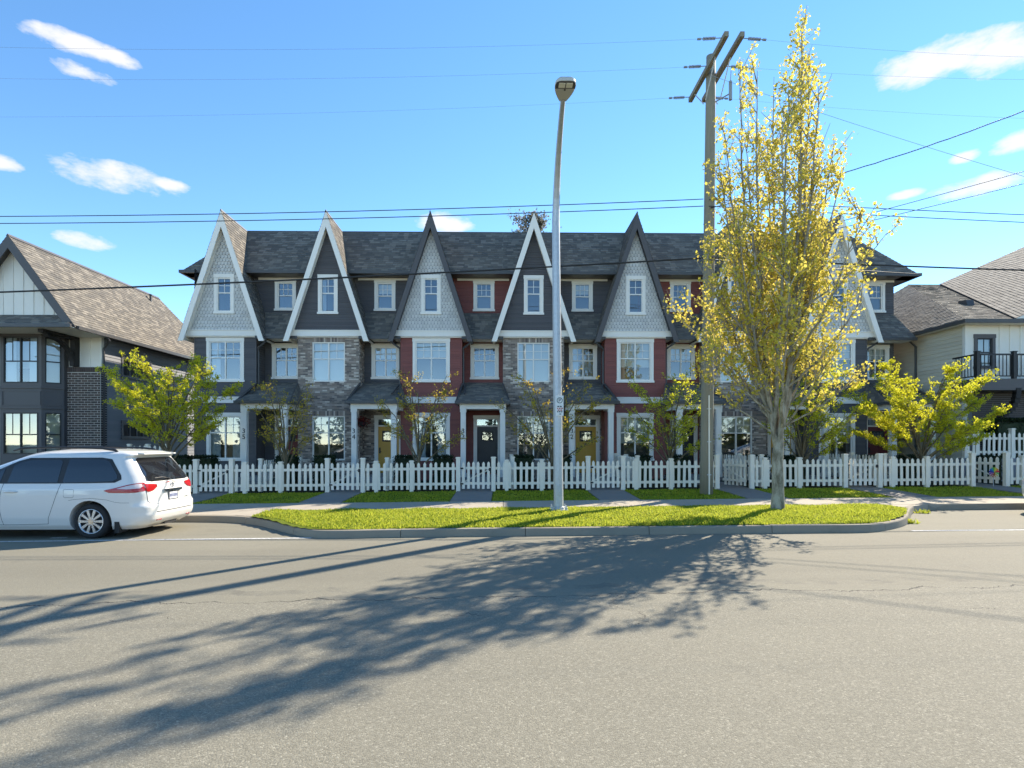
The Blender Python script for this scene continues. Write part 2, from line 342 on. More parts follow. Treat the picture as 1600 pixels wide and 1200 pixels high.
def flatwall(mb, O, U, N, z0, z1, s0, s1, holes=()):
    f = frame(O, U, N)
    for a, b in zsplit(z0, z1, holes):
        for p, q in cut(s0, s1, a, b, holes): mb.poly([f(p, a), f(q, a), f(q, b), f(p, b)])
def brick_list(s0, s1, z0, z1, holes, bl, bh, rs):
    out = []; z = z0; k = 0
    while z < z1-.02:
        zt = min(z+bh, z1); s = s0-(bl*.5 if k % 2 else 0)
        while s < s1:
            for p, q in cut(max(s, s0), min(s+bl, s1), z, zt, holes):
                if q-p > .02: out.append((p, q, z, zt))
            s += bl
        z = zt; k += 1
    return out
def brick(mb, f, p, q, a, b, d, j=.005):
    p += j; q -= j; a += j; b -= j
    mb.add([f(p, a, 0), f(q, a, 0), f(q, b, 0), f(p, b, 0), f(p, a, d), f(q, a, d), f(q, b, d), f(p, b, d)], [(4, 5, 6, 7), (0, 1, 5, 4), (1, 2, 6, 5), (2, 3, 7, 6), (3, 0, 4, 7)])
def shakes(mb, O, U, N, z0, z1, rng, holes, w=.135, h=.135, rs=None):
    f = frame(O, U, N); k = 0; z = z0-.02
    while z < z1:
        a, b = rng(max(z+h*.4, z0)); s = math.floor(a/w)*w+(w/2 if k % 2 else 0)-w
        while s < b:
            cx, cz = s+w/2, z+h/2; p, q = max(s+.006, a), min(s+w-.006, b)
            if q-p > .01 and not any(hh[0] < cx < hh[1] and hh[2] < cz < hh[3] for hh in holes):
                c = w*.26; n0 = .026+(rs.random()*.006 if rs else 0); zb = max(z, z0)
                cl = lambda x: min(max(x, p), q)
                vs = [f(cl(p), z+h*1.1, .003), f(cl(p), zb+h*.36, n0*.8), f(cl(s+c), zb, n0), f(cl(s+w-c), zb, n0), f(cl(q), zb+h*.36, n0*.8), f(cl(q), z+h*1.1, .003),
                      f(cl(p), zb+h*.36, 0), f(cl(s+c), zb, 0), f(cl(s+w-c), zb, 0), f(cl(q), zb+h*.36, 0)]
                mb.add(vs, [(0, 1, 2, 3, 4, 5), (6, 7, 2, 1), (7, 8, 3, 2), (8, 9, 4, 3)])
            s += w
        z += h; k += 1
def shingles(mb, O, U, V, N, T, rng, h=.14, wmin=.16, wmax=.34, rs=random, thick=.014):
    O, U, V, N = Vector(O), Vector(U).normalized(), Vector(V).normalized(), Vector(N).normalized()
    f = lambda s, t, n: O+U*s+V*t+N*n
    t = 0.0
    while t < T-.01:
        tt = min(t+h, T); a0, b0 = rng(t); a1, b1 = rng(tt); lo, hi = min(a0, a1), max(b0, b1); s = lo-rs.random()*.2
        while s < hi:
            e = s+rs.uniform(wmin, wmax)
            p0, q0 = max(s+.003, a0), min(e-.003, b0); p1, q1 = max(s+.003, a1), min(e-.003, b1)
            if q0 <= p0: p0 = q0 = (min(max((s+e)/2, a0), b0))
            if q1 <= p1: p1 = q1 = (min(max((s+e)/2, a1), b1))
            if (q0-p0)+(q1-p1) > .02:
                n0 = thick*rs.uniform(.8, 1.5)
                mb.add([f(p0, t, n0), f(q0, t, n0), f(q1, tt, .003), f(p1, tt, .003), f(p0, t, 0), f(q0, t, 0)], [(0, 1, 2, 3), (4, 5, 1, 0)])
            s = e
        t = tt
def roof_quad(name, parent, pts, rs, overlap=0.0, h=.14):
    """shingled face: pts = eave left, eave right, top right, top left (top may coincide)"""
    A, B, C, D = [Vector(p) for p in pts]; U = (B-A).normalized(); N = (B-A).cross((D if (D-A).length > 1e-6 else C)-A).normalized(); V = N.cross(U)
    L = (B-A).length; sD, tD = (D-A).dot(U), (D-A).dot(V); sC, tC = (C-A).dot(U), (C-A).dot(V); T = max(tC, tD)
    def rng(t):
        lo = sD*t/tD if t <= tD else sD+(sC-sD)*(t-tD)/max(tC-tD, 1e-6)
        hi = L+(sC-L)*t/tC if t <= tC else sC+(sD-sC)*(t-tC)/max(tD-tC, 1e-6)
        return lo, max(hi, lo)
    mb = MB(); shingles(mb, A, U, V, N, T, rng, h, rs=rs)
    o = mb.build(name, M['shingle'], parent); stuff(o)
    d = MB(); k = -N*.02; d.prism([p-N*.004 for p in (A, B, C, D)], -N*.06); dk = d.build('roof_deck', M['gutter'], o)
    return o
# ------------------------------------------------------------------ windows
def window(parent, loc, w, h, sashes=2, bar=.58, gc=2, gr=2, trim='white', fm='white', rz=0, style=0, room=True, sill=True, lowbar=True, ft=.05):
    def frame_mesh():
        mb = MB(); y0, y1 = -.012, .075; f = ft
        mb.box(-w/2, -w/2+f, y0, y1, 0, h); mb.box(w/2-f, w/2, y0, y1, 0, h); mb.box(-w/2+f, w/2-f, y0, y1, 0, f); mb.box(-w/2+f, w/2-f, y0, y1, h-f, h)
        sw = (w-2*f-(sashes-1)*.055)/sashes
        for i in range(sashes):
            x0 = -w/2+f+i*(sw+.055)
            if i: mb.box(x0-.055, x0, y0+.006, y1-.004, f, h-f)
            zb = f+(h-2*f)*bar if lowbar else f
            if lowbar: mb.box(x0, x0+sw, y0+.014, y1-.008, zb-.022, zb+.022)
            g0 = zb+.022 if lowbar else f
            for c in range(1, gc): x = x0+sw*c/gc; mb.box(x-.01, x+.01, .018, .046, g0, h-f)
            for r in range(1, gr): z = g0+(h-f-g0)*r/gr; mb.box(x0, x0+sw, .02, .044, z-.01, z+.01)
        return mb.mesh('window')
    key = (round(w, 3), round(h, 3), sashes, bar, gc, gr, lowbar, ft)
    o = ob('window', cached(('wf',)+key, frame_mesh), M[fm], parent); o.location = loc; o.rotation_euler = (0, 0, rz)
    f = ft; sw = (w-2*f-(sashes-1)*.055)/sashes; zb = f+(h-2*f)*bar
    def pane_mesh(z0, z1):
        mb = MB(); mb.poly([(-sw/2-.01, .031, z0-.01), (sw/2+.01, .031, z0-.01), (sw/2+.01, .031, z1+.01), (-sw/2-.01, .031, z1+.01)]); return mb.mesh('pane')
    for i in range(sashes):
        for (a, b) in (((zb, h-f), (f, zb)) if lowbar else ((f, h-f),)):
            p = ob('pane', cached(('wp',)+key+(a,), lambda: pane_mesh(a, b)), M['glass'], o); p.location = (-w/2+f+sw/2+i*(sw+.055), 0, 0)
    if trim:
        def trim_mesh():
            mb = MB(); t = .115; mb.box(-w/2-t, -w/2-.001, -.034, .02, -.0, h); mb.box(w/2+.001, w/2+t, -.034, .02, -.0, h); mb.box(-w/2-t-.015, w/2+t+.015, -.042, .02, h+.001, h+.15)
            mb.box(-w/2-t-.03, w/2+t+.03, -.06, .02, -.085, -.001) if sill else None
            return mb.mesh('window_trim')
        ob('window_trim', cached(('wt',)+key+(sill,), trim_mesh), M[trim], o)
    if room:
        def room_mesh():
            mb = MB(); x0, x1, y0, y1, z0, z1 = -w/2-.1, w/2+.1, .08, 1.1, -.25, h+.1
            v = [(x0,y0,z0),(x1,y0,z0),(x1,y1,z0),(x0,y1,z0),(x0,y0,z1),(x1,y0,z1),(x1,y1,z1),(x0,y1,z1)]; mb.add(v, [(0,1,2,3),(4,7,6,5),(1,5,6,2),(2,6,7,3),(3,7,4,0)]); return mb.mesh('room')
        ob('room', cached(('wr',)+key, room_mesh), M['room'], o)
    if style in (1, 2, 3):
        fr = {1: .38, 2: .98, 3: .62}[style]
        def blind_mesh():
            mb = MB(); n = int(h*fr/.045)
            for i in range(n):
                z = h-.04-i*.045; mb.add([(-w/2+.03, .115, z), (w/2-.03, .115, z), (w/2-.03, .135, z-.043), (-w/2+.03, .135, z-.043)], [(0, 1, 2, 3)])
            return mb.mesh('blind')
        ob('blind', cached(('wb',)+key+(style,), blind_mesh), M['blind'], o)
    if style in (4, 5):
        def curt():
            mb = MB(); n = 40
            for side in ((-1, 1) if style == 4 else (-1,)):
                xs = [side*(w/2-.01-(w*.30)*i/n) for i in range(n+1)]; ys = [.13+.022*math.sin(i*1.35) for i in range(n+1)]
                vs = [(x, y, .01) for x, y in zip(xs, ys)]+[(x, y, h-.01) for x, y in zip(xs, ys)]
                mb.add(vs, [(i, i+1, n+2+i, n+1+i) for i in range(n)])
            return mb.mesh('curtain', True)
        ob('curtain', cached(('wc',)+key+(style,), curt), M['curtain'], o)
    return o
def text_mesh(s, size, depth=.006):
    cu = bpy.data.curves.new('t', 'FONT'); cu.body = s; cu.size = size; cu.extrude = depth; cu.align_x = 'CENTER'
    o = bpy.data.objects.new('t', cu); col.objects.link(o); dg = bpy.context.evaluated_depsgraph_get(); dg.update()
    m = bpy.data.meshes.new_from_object(o.evaluated_get(dg)); bpy.data.objects.remove(o); bpy.data.curves.remove(cu); m.name = 'number'; return m
# ------------------------------------------------------------------ ground, road, kerb, paths
KP = [(-60, 13.72), (-30, 13.72)]+[G(u, v) for u, v in ((280, 815.5), (340, 816), (370, 817), (396, 819.5), (423, 825.5), (447, 833), (478, 839.5), (514, 842))]
KP += [(-1.9, 11.12), (2, 11.1), (6, 11.12)]+[G(1362, 832.5), G(1392, 828), G(1412, 823), G(1421, 817), G(1422, 811), G(1424, 804), G(1432, 799), G(1450, 797)]+[(11.5, 14.45), (30, 14.6), (60, 14.6)]
def smooth(pts, it=2):
    for _ in range(it):
        q = [pts[0]]
        for a, b in zip(pts[:-1], pts[1:]): q += [(a[0]*.75+b[0]*.25, a[1]*.75+b[1]*.25), (a[0]*.25+b[0]*.75, a[1]*.25+b[1]*.75)]
        pts = q+[pts[-1]]
    return pts
KS = smooth(KP)
def resample(pts, step):
    out = [Vector((*pts[0], 0))]; acc_ = 0
    for a, b in zip(pts[:-1], pts[1:]):
        a, b = Vector((*a, 0)), Vector((*b, 0)); L = (b-a).length; d = step-acc_
        while d <= L: out.append(a+(b-a)*(d/L)); d += step
        acc_ = (acc_+L) % step if L >= step-acc_ else acc_+L
    return out
KR = resample(KS, .15)
def offs(pts, d):
    r = []
    for i, p in enumerate(pts):
        t = (pts[min(i+1, len(pts)-1)]-pts[max(i-1, 0)]).normalized(); r.append(p+Vector((-t.y, t.x, 0))*d)
    return r
def gz(x, y):
    base = SLOPE*max(-40, min(40, x))
    if y < 14.5: return base+.15
    return base+.15+.08*min(1, max(0, (y-16.3)/2.5))+.05*min(1, max(0, (y-18.85)/2))
mb = MB(); R = 700
mb.add([(-R, -R, -SLOPE*40-.45), (R, -R, SLOPE*40-.45), (R, R, SLOPE*40-.45), (-R, R, -SLOPE*40-.45)], [(0, 1, 2, 3)])
struct(mb.build('ground', M['ground']))
mb = MB(); xs = [-60+3*i for i in range(41)]
mb.add([(x, y, SLOPE*max(-40, min(40, x))) for y in (-14, 15.2) for x in xs], [(i, i+1, len(xs)+i+1, len(xs)+i) for i in range(len(xs)-1)])
struct(mb.build('road', M['asphalt']))
kerb = MB()
kroot = bpy.data.objects.new('kerb', None); col.objects.link(kroot); struct(kroot)
n_sec = 16; i = 0
vis = [k for k, p in enumerate(KR) if -30 < p.x < 30]
KV = KR[vis[0]:vis[-1]+1]
off_in = offs(KV, .035); off_b = offs(KV, .16)
while i < len(KV)-1:
    j = min(i+n_sec, len(KV)-1); mb = MB(); pr = []
    rs = random.Random(i); dz = rs.uniform(-.004, .004)
    for k in range(i, j+1):
        sh = .006 if k in (i, j) else 0
        t = (KV[min(k+1, len(KV)-1)]-KV[max(k-1, 0)]).normalized()*(sh if k == i else -sh)
        z = SLOPE*KV[k].x+dz
        a, b, c = KV[k]+t, off_in[k]+t, off_b[k]+t
        pr.append([(a.x, a.y, z-.2), (a.x, a.y, z+.015), (a.x*.35+b.x*.65, a.y*.35+b.y*.65, z+.125), (b.x, b.y, z+.143), (b.x*.8+c.x*.2, b.y*.8+c.y*.2, z+.15), (c.x, c.y, z+.15), (c.x, c.y, z-.2)])
    m = 7; vs = [q for r in pr for q in r]; nk = len(pr)
    fs = [(k*m+l, (k+1)*m+l, (k+1)*m+(l+1) % m, k*m+(l+1) % m) for k in range(nk-1) for l in range(m)]+[tuple(range(m)), tuple(range((nk-1)*m+m-1, (nk-1)*m-1, -1))]
    mb.add(vs, fs); mb.build('kerb_section', M['kerb'], kroot); i = j
KB = offs(KR, .155)
def yk(x):                            # back of the kerb at x
    c = [p.y for a, p in zip(KB, KB[1:]) if min(a.x, p.x)-.08 <= x <= max(a.x, p.x)+.08]
    return max(c) if c else 14.6
def ykmin(x):
    c = [p.y for a, p in zip(KB, KB[1:]) if min(a.x, p.x)-.12 <= x <= max(a.x, p.x)+.12]
    return min(c)-.02 if c else 14.6
# paved slabs
walk = bpy.data.objects.new('sidewalk', None); col.objects.link(walk); struct(walk)
def slab(x0, x1, y00, y01, y10, y11, name='paving_slab', mat='concrete', parent=walk, top=.153, extra=0):
    g = .006; mb = MB(); a = [(x0+g, y00+g), (x1-g, y10+g), (x1-g, y11-g), (x0+g, y01-g)]
    rs = random.Random(int(x0*100)); e = rs.uniform(-.002, .003)
    z = lambda x, y: SLOPE*x+top+e+extra
    vs = [(x, y, z(x, y)-.3) for x, y in a]+[(x, y, z(x, y)) for x, y in a]
    mb.add(vs, [(0, 3, 2, 1), (4, 5, 6, 7), (0, 1, 5, 4), (1, 2, 6, 5), (2, 3, 7, 6), (3, 0, 4, 7)]); return mb.build(name, M[mat], parent)
x = -30.0
while x < 30:
    slab(x, x+1.5, 14.5, 16.3, 14.5, 16.3); x += 1.5
def fill(x0, x1, step, name, mat, parent, top):
    k = x0
    while k < x1-.01:
        e = min(k+step, x1); a, b = yk(k), yk(e)
        if a < 14.46 or b < 14.46: slab(k, e, min(a, 14.48), 14.5, min(b, 14.48), 14.5, name, mat, parent, top)
        k = e
fill(-30, -6.9, 1.5, 'paving_slab', 'concrete', walk, .153)
fill(-6.9, -5.7, .3, 'paving_slab', 'concrete', walk, .153)
fill(9.6, 30, 1.2, 'paving_slab', 'concrete', walk, .153)
# boulevard lawn (island) as one sheet, with blades
def lawn(name, x0, x1, ylo, yhi, zf, nx, ny):
    vs = []; 
    for i in range(nx+1):
        x = x0+(x1-x0)*i/nx; a, b = ylo(x), yhi(x)
        for j in range(ny+1): y = a+(b-a)*j/ny; vs.append((x, y, zf(x, y)))
    fs = [(i*(ny+1)+j, (i+1)*(ny+1)+j, (i+1)*(ny+1)+j+1, i*(ny+1)+j+1) for i in range(nx) for j in range(ny)]
    mb = MB(); mb.add(vs, fs); return struct(mb.build(name, M['turf'], smooth=True))
isl_z = lambda x, y: SLOPE*x+.150+.035*math.sin(max(0, min(1, (y-11.2)/3.3))*PI)+.008*math.sin(x*3.1+y*2.2)
lawn('boulevard_lawn', -5.75, 9.6, lambda x: min(ykmin(x), 14.47), lambda x: 14.49, isl_z, 200, 12)
bk_z = lambda x, y: gz(x, y)-.012+.01*math.sin(x*2.3)*math.sin(y*3)
lawn('front_lawn', -30, 30, lambda x: 16.3, lambda x: 18.95, bk_z, 60, 5)
yard_z = lambda x, y: gz(x, y)-.02
o = lawn('front_yard', -30, 30, lambda x: 18.95, lambda x: 40, yard_z, 60, 6); o.data.materials[0] = M['mulch']
def blades(name, n, pick, zf, hmin, hmax, seed, wd=.012):
    r = np.random.default_rng(seed); v = []; f = []
    xy = pick(r, n); th = r.uniform(0, 2*PI, len(xy)); hh = r.uniform(hmin, hmax, len(xy)); lean = r.normal(0, .45, (len(xy), 2))
    for i, (x, y) in enumerate(xy):
        z = zf(x, y)-.005; c, s_ = math.cos(th[i])*wd, math.sin(th[i])*wd; h = hh[i]*(.7+.5*math.sin(x*1.7+1.3*math.sin(y*2.1))**2); k = len(v)
        lx, ly = lean[i]*h; v += [(x-c, y-s_, z), (x+c, y+s_, z), (x+lx*.4+c*.7, y+ly*.4+s_*.7, z+h*.6), (x+lx*.4-c*.7, y+ly*.4-s_*.7, z+h*.6), (x+lx, y+ly, z+h)]
        f += [(k, k+1, k+2, k+3), (k+3, k+2, k+4)]
    mb = MB(); mb.v = v; mb.f = f; o = mb.build(name, M['grass']); return stuff(o)
def pick_isl(r, n):
    x = r.uniform(-5.75, 9.5, n*2); y = r.uniform(11.2, 14.52, n*2); return [(a, b) for a, b in zip(x, y) if b > (yk(a) if a < 7 else ykmin(a)+.03)-.01+r.normal(0, .012)][:n]
b_ = blades('boulevard_grass', 60000, pick_isl, isl_z, .025, .065, 1); b_['label'] = 'short bright green grass on the boulevard strip'
PATHX = []
# unit grid of the terrace
XG0 = P(345.6, 331, 23.64)[0]; PITCH = 4.25
GAP = 2.125
for i in range(7): PATHX.append(XG0+PITCH*i+GAP-.06)
def on_path(x, y): return any(abs(x-p) < .62 for p in PATHX)
def pick_back(r, n):
    x = r.uniform(-14, 20, n*2); y = r.uniform(16.28, 18.9, n*2); return [(a, b) for a, b in zip(x, y) if not on_path(a, b)][:n]
b_ = blades('front_lawn_grass', 42000, pick_back, bk_z, .025, .06, 2); b_['label'] = 'short green grass between the sidewalk and the picket fence'
pth = bpy.data.objects.new('garden_path', None); col.objects.link(pth); struct(pth)
for px in PATHX:
    for k in range(4):
        y0 = 16.3+k*1.5; y1 = min(y0+1.5, 22.1); z0, z1 = gz(px, y0)+.012, gz(px, y1)+.012
        mb = MB(); a = [(px-.58, y0+.006, z0), (px+.58, y0+.006, z0), (px+.58, y1-.006, z1), (px-.58, y1-.006, z1)]
        mb.add([(x, y, z-.2) for x, y, z in a]+a, [(0, 3, 2, 1), (4, 5, 6, 7), (0, 1, 5, 4), (1, 2, 6, 5), (2, 3, 7, 6), (3, 0, 4, 7)]); mb.build('path_slab', M['path'], pth)
# parking line
def stripe(name, pts, wd):
    mb = MB(); p = [Vector((x, y, 0)) for x, y in pts]; a = offs(p, wd/2); b = offs(p, -wd/2)
    mb.add([(q.x, q.y, SLOPE*q.x+.004) for q in a]+[(q.x, q.y, SLOPE*q.x+.004) for q in b], [(i, i+1, len(a)+i+1, len(a)+i) for i in range(len(a)-1)])
    return struct(mb.build(name, M['paint']))
stripe('parking_line', [(-30, 10.93), G(0, 846.5), G(240, 843.5), G(486, 840.8)], .10)
stripe('parking_line', [G(1425, 829.5), G(1600, 828), (30, 11.45)], .10)
stripe('parking_tick', [G(80, 840.7), G(104, 840.3)], .09)
# ------------------------------------------------------------------ the terrace: seven townhouses, local origin = gable centre on the bay wall plane (Y 24)
BAYY = 24.0; BW = 1.26; RC = .85
GHW, GZ0, GZ1 = 1.71, 6.05, 11.27         # gable half width, foot and peak
def gable_rng(z, inset=0.0):
    k = GHW*(GZ1-z)/(GZ1-GZ0)-inset; return (-k, k)
SPEC = [(35, 'navy', 'navy', 'white', 'shake', 'door_maroon'), (34, 'brick', 'navy', 'white', 'navy', 'door_yellow'), (33, 'red', 'red', 'charcoal', 'shake', 'door_black'),
        (32, 'brick', 'navy', 'white', 'navy', 'door_yellow'), (31, 'red', 'red', 'charcoal', 'shake', 'door_black'), (30, 'brick', 'navy', 'white', 'navy', 'door_yellow'), (29, 'navy', 'navy', 'white', 'shake', 'door_maroon')]
LAB = {35: 'navy sided townhouse number 35 with pale shake gable and maroon door', 34: 'brick bay townhouse number 34 with dark gable and mustard door', 33: 'red sided townhouse number 33 with charcoal edged gable and black door',
       32: 'brick bay townhouse number 32 behind the street lamp, mustard door', 31: 'red sided townhouse number 31 beside the utility pole, charcoal edged gable', 30: 'brick bay townhouse number 30 behind the big street tree', 29: 'navy sided end townhouse number 29 with pale shake gable and maroon door'}
NORTH = (0, -1, 0)
def cover(parent, kind, O, U, N, z0, z1, s0, s1, holes, rs, name='wall'):
    """one wall face in siding or brick"""
    if kind == 'brick':
        mb = MB(); flatwall(mb, O, U, N, z0, z1, s0, s1, holes); o = mb.build(name, M['mortar'], parent)
        b = MB(); f = frame(O, U, N)
        for (p, q, a, c) in brick_list(s0, s1, z0, z1, holes, .20, .0667, rs): brick(b, f, p, q, a, c, .012+rs.random()*.008, .004)
        stuff(b.build('brickwork', M['brick'], o)); return o
    mb = MB(); siding(mb, O, U, N, z0, z1, s0, s1, holes); return mb.build(name, M[kind], parent)
def townhouse(i):
    num, bay, gap, rake, gab, dcol = SPEC[i]; rs = random.Random(100+i); X0 = XG0+PITCH*i
    t = thing('townhouse', LAB[num], 'townhouse', (X0, BAYY, 0), 0, 'row of attached townhouses')
    br = bay == 'brick'; gx0, gx1 = BW, PITCH-BW; gc = GAP
    # ---- bay
    if br: W2 = (-.6725, .6725, 4.34, 5.98); W1 = (-.6725, .6725, 1.09, 2.92); S2 = (-.6725, .6725, 5.98, 6.18); S1 = (-.6725, .6725, 2.92, 3.12); holes = [W2, W1, S2, S1]
    else: W2 = (-.655, .655, 4.40, 6.00); W1 = (-.655, .655, 1.14, 2.90); holes = [W2, W1]
    front = cover(t, bay, (0, 0, 0), (1, 0, 0), NORTH, .2, 6.22, -BW, BW, holes, rs)
    if br:
        mb = MB(); mm = MB(); f = frame((0, 0, 0), (1, 0, 0), NORTH)
        for S in (S1, S2):
            flatwall(mm, (0, 0, 0), (1, 0, 0), NORTH, S[2], S[3], S[0], S[1])
            n = 20
            for k in range(n): a = S[0]+(S[1]-S[0])*k/n; brick(mb, f, a, a+(S[1]-S[0])/n, S[2], S[3], .022, .004)
        mm.build('lintel_mortar', M['mortar'], t); stuff(mb.build('soldier_course', M['brick'], t))
    depth = RC if i else 11.0
    cover(t, bay, (-BW, depth, 0), (0, -1, 0), (-1, 0, 0), .2, 6.22 if i else 9.0, 0, depth, [], rs, 'bay_side')
    cover(t, bay, (BW, 0, 0), (0, 1, 0), (1, 0, 0), .2, 6.22, 0, RC, [], rs, 'bay_side')
    if not br:
        mb = MB()
        for sx_ in (-1, 1): mb.box(sx_*BW-.04 if sx_ > 0 else -BW-.016, BW+.016 if sx_ > 0 else -BW+.04, -.02, .06, .2, 6.2)
        mb.build('corner_board', M[bay], t)
        mb = MB(); mb.box(-BW-.03, BW+.03, -.045, -.012, 3.45, 3.67); mb.box(-BW-.05, BW+.05, -.07, -.012, 3.671, 3.71); mb.build('belly_band', M['white'], t)
    st = rs.choice([1, 4, 5, 2]); st2 = {35: 5, 34: 2, 33: 1, 32: 2, 31: 3, 30: 2, 29: 1}[num]; st1 = {35: 4, 34: 3, 33: 4, 32: 1, 31: 3, 30: 1, 29: 3}[num]
    tr = None if br else 'white'
    window(t, (0, .0 if not br else .02, W2[2]), W2[1]-W2[0], W2[3]-W2[2], 2, .58, 2, 2, tr, style=st2)
    window(t, (0, .0 if not br else .02, W1[2]), W1[1]-W1[0], W1[3]-W1[2], 2, .62, 2, 2, tr, style=st1)
    # ---- recess
    Wb = (gc+.06-.49, gc+.06+.49, 4.62, 5.92); Wc = (gc+.03-.335, gc+.03+.335, 7.55, 8.68); dx = gc+.18; D = (dx-.49, dx+.49, .5, 2.86)
    if br:
        cover(t, 'brick', (0, RC, 0), (1, 0, 0), NORTH, .2, 3.45, gx0, gx1, [D], rs, 'entrance_wall')
        cover(t, gap, (0, RC, 0), (1, 0, 0), NORTH, 3.45, 6.25, gx0, gx1, [Wb], rs, 'recess_wall')
    else: cover(t, gap, (0, RC, 0), (1, 0, 0), NORTH, .2, 6.25, gx0, gx1, [Wb, D], rs, 'recess_wall')
    cover(t, gap, (0, RC, 0), (1, 0, 0), NORTH, 6.25, 9.1, .3 if i else -BW, PITCH-.3 if i < 6 else gx1, [Wc], rs, 'upper_wall')
    window(t, (gc+.06, RC, Wb[2]), .98, 1.30, 2, .56, 2, 2, 'white', style={33: 0, 32: 5, 35: 0, 34: 1}.get(num, 1))
    window(t, (gc+.03, RC, Wc[2]), .67, 1.13, 1, .5, 3, 2, 'white', style=1 if i % 2 else 0)
    # ---- door
    d = MB(); d.box(dx-.445, dx+.445, RC+.02, RC+.07, .52, 2.50); dz = lambda a: 2.5-a
    door = d.build('door', M[dcol], t)
    mb = MB()
    for px in (-.21, .21):
        for (a, b) in ((.62, 1.62),): mb.box(dx+px-.17, dx+px+.17, RC+.006, RC+.021, a, b)
    mb.build('door_panel', M[dcol], door)
    mb = MB(); mb.box(dx-.27, dx+.27, RC+.002, RC+.02, 1.86, 2.32); mb.build('door_window_frame', M['black'], door)
    mb = MB(); mb.box(dx-.215, dx+.215, RC-.004, RC+.004, 1.92, 2.26); mb.build('door_pane', M['glass'], door)
    mb = MB()
    for k in (-.07, .07): mb.box(dx+k-.008, dx+k+.008, RC-.008, RC+.003, 1.92, 2.26)
    mb.box(dx-.215, dx+.215, RC-.007, RC+.003, 2.15, 2.166); mb.build('door_muntin', M['black'], door)
    mb = MB(); mb.box(dx-.40, dx-.34, RC-.005, RC+.02, 1.35, 1.60); mb.tube([(dx-.37, RC-.0, 1.42), (dx-.37, RC-.06, 1.42), (dx-.28, RC-.06, 1.42)], .012, 6); mb.build('door_handle', M['black'], door)
    mb = MB(); mb.box(dx-.49, dx-.445, RC-.01, RC+.1, .5, 2.86); mb.box(dx+.445, dx+.49, RC-.01, RC+.1, .5, 2.86); mb.box(dx-.445, dx+.445, RC-.01, RC+.1, 2.81, 2.86); mb.box(dx-.445, dx+.445, RC-.01, RC+.1, 2.5, 2.56)
    mb.box(dx-.60, dx-.492, RC-.03, RC+.02, .47, 2.862); mb.box(dx+.492, dx+.60, RC-.03, RC+.02, .47, 2.862); mb.box(dx-.615, dx+.615, RC-.036, RC+.02, 2.863, 2.99)
    df = mb.build('door_frame', M['white'], t)
    mb = MB(); mb.box(dx-.445, dx+.445, RC+.03, RC+.036, 2.56, 2.81); mb.build('transom_pane', M['glass'], t)
    mb = MB(); mb.box(dx-.5, dx+.5, RC+.1, RC+1.0, 2.5, 2.9); mb.build('hall', M['room'], t)
    # ---- skirt roof between the bays, its gutter and soffit
    xr = gx1+.1 if i < 6 else gx1+.35
    A = [(gx0-.1, -.06, 6.22), (xr, -.06, 6.22), (xr if i < 6 else gx1, RC, 7.40), (gx0-.1, RC, 7.40)]
    roof_quad('skirt_roof', t, A, rs)
    mb = MB(); mb.box(gx0+.005, xr-.1 if i < 6 else xr, -.15, -.06, 6.10, 6.215); mb.build('gutter', M['gutter'], t)
    mb = MB(); mb.box(gx0, xr-.1 if i < 6 else xr, -.055, RC, 6.13, 6.16); mb.build('soffit', M['white'], t)
    # ---- gable
    gy = -.10
    z0 = 6.45; WG = (-.26-.03, .26+.03, 7.20, 8.60)
    f_in = lambda z: gable_rng(z, .06)
    mb = MB()
    if gab == 'shake':
        b = MB(); 
        for a, c in zsplit(6.2, 10.9, [WG]):
            for p, q in cut(*f_in(a), a, c, [WG]):
                r2 = f_in(c); p2 = max(p, r2[0]) if p == f_in(a)[0] else p; q2 = min(q, r2[1]) if q == f_in(a)[1] else q
                b.poly([(p, gy, a), (q, gy, a), (q2, gy, c), (p2, gy, c)])
        gw = b.build('gable_wall', M['greyside'], t)  # darker than the shakes: shade in their gaps is put into its colour
        shakes(mb, (0, gy, 0), (1, 0, 0), NORTH, z0, 10.8, f_in, [WG], rs=rs); stuff(mb.build('shakes', M['shake'], gw))
    else:
        siding(mb, (0, gy, 0), (1, 0, 0), NORTH, 6.2, 10.9, 0, 0, [WG], rng=f_in); gw = mb.build('gable_wall', M['navy'], t)
    window(t, (0, gy, WG[2]), .58, 1.40, 1, .56, 2, 2, 'white', style={35: 0, 34: 5, 33: 0}.get(num, 0), ft=.045)
    k0 = gable_rng(6.21, .10)[1]; k1 = gable_rng(6.45, .10)[1]
    mb = MB(); mb.prism([(-k0, gy-.05, 6.2), (k0, gy-.05, 6.2), (k1, gy-.05, 6.42), (-k1, gy-.05, 6.42)], (0, .05, 0)); mb.box(-k1-.02, k1+.02, gy-.075, gy-.002, 6.421, 6.455)
    mb.build('gable_band', M['white'], t)
    # gable roof slabs with rake boards
    FY = -.40
    for s_ in (-1, 1):
        foot = Vector((s_*GHW, FY, GZ0)); peak = Vector((0, FY, GZ1)); up = (peak-foot); T = up.length; V = up.normalized(); U = Vector((0, 1, 0)) if s_ > 0 else Vector((0, -1, 0))
        N = Vector((s_*V.z, 0, -s_*V.x)); N = Vector((s_*abs(V.z), 0, abs(V.x)))
        def back(tt):
            z = GZ0+(GZ1-GZ0)*tt/T
            return RC+.06-FY if z < 8.9 else (RC+.06+(z-8.9)*.55)-FY
        mb = MB()
        if s_ > 0: shingles(mb, foot+N*.0, (0, 1, 0), V, N, T, lambda tt: (0, back(tt)), rs=rs)
        else: shingles(mb, foot, (0, -1, 0), V, N, T, lambda tt: (-back(tt), 0), rs=rs)
        rf = mb.build('gable_roof', M['shingle'], t); stuff(rf)
        prof = [(0, FY+.05), (back(0)+FY, None)]
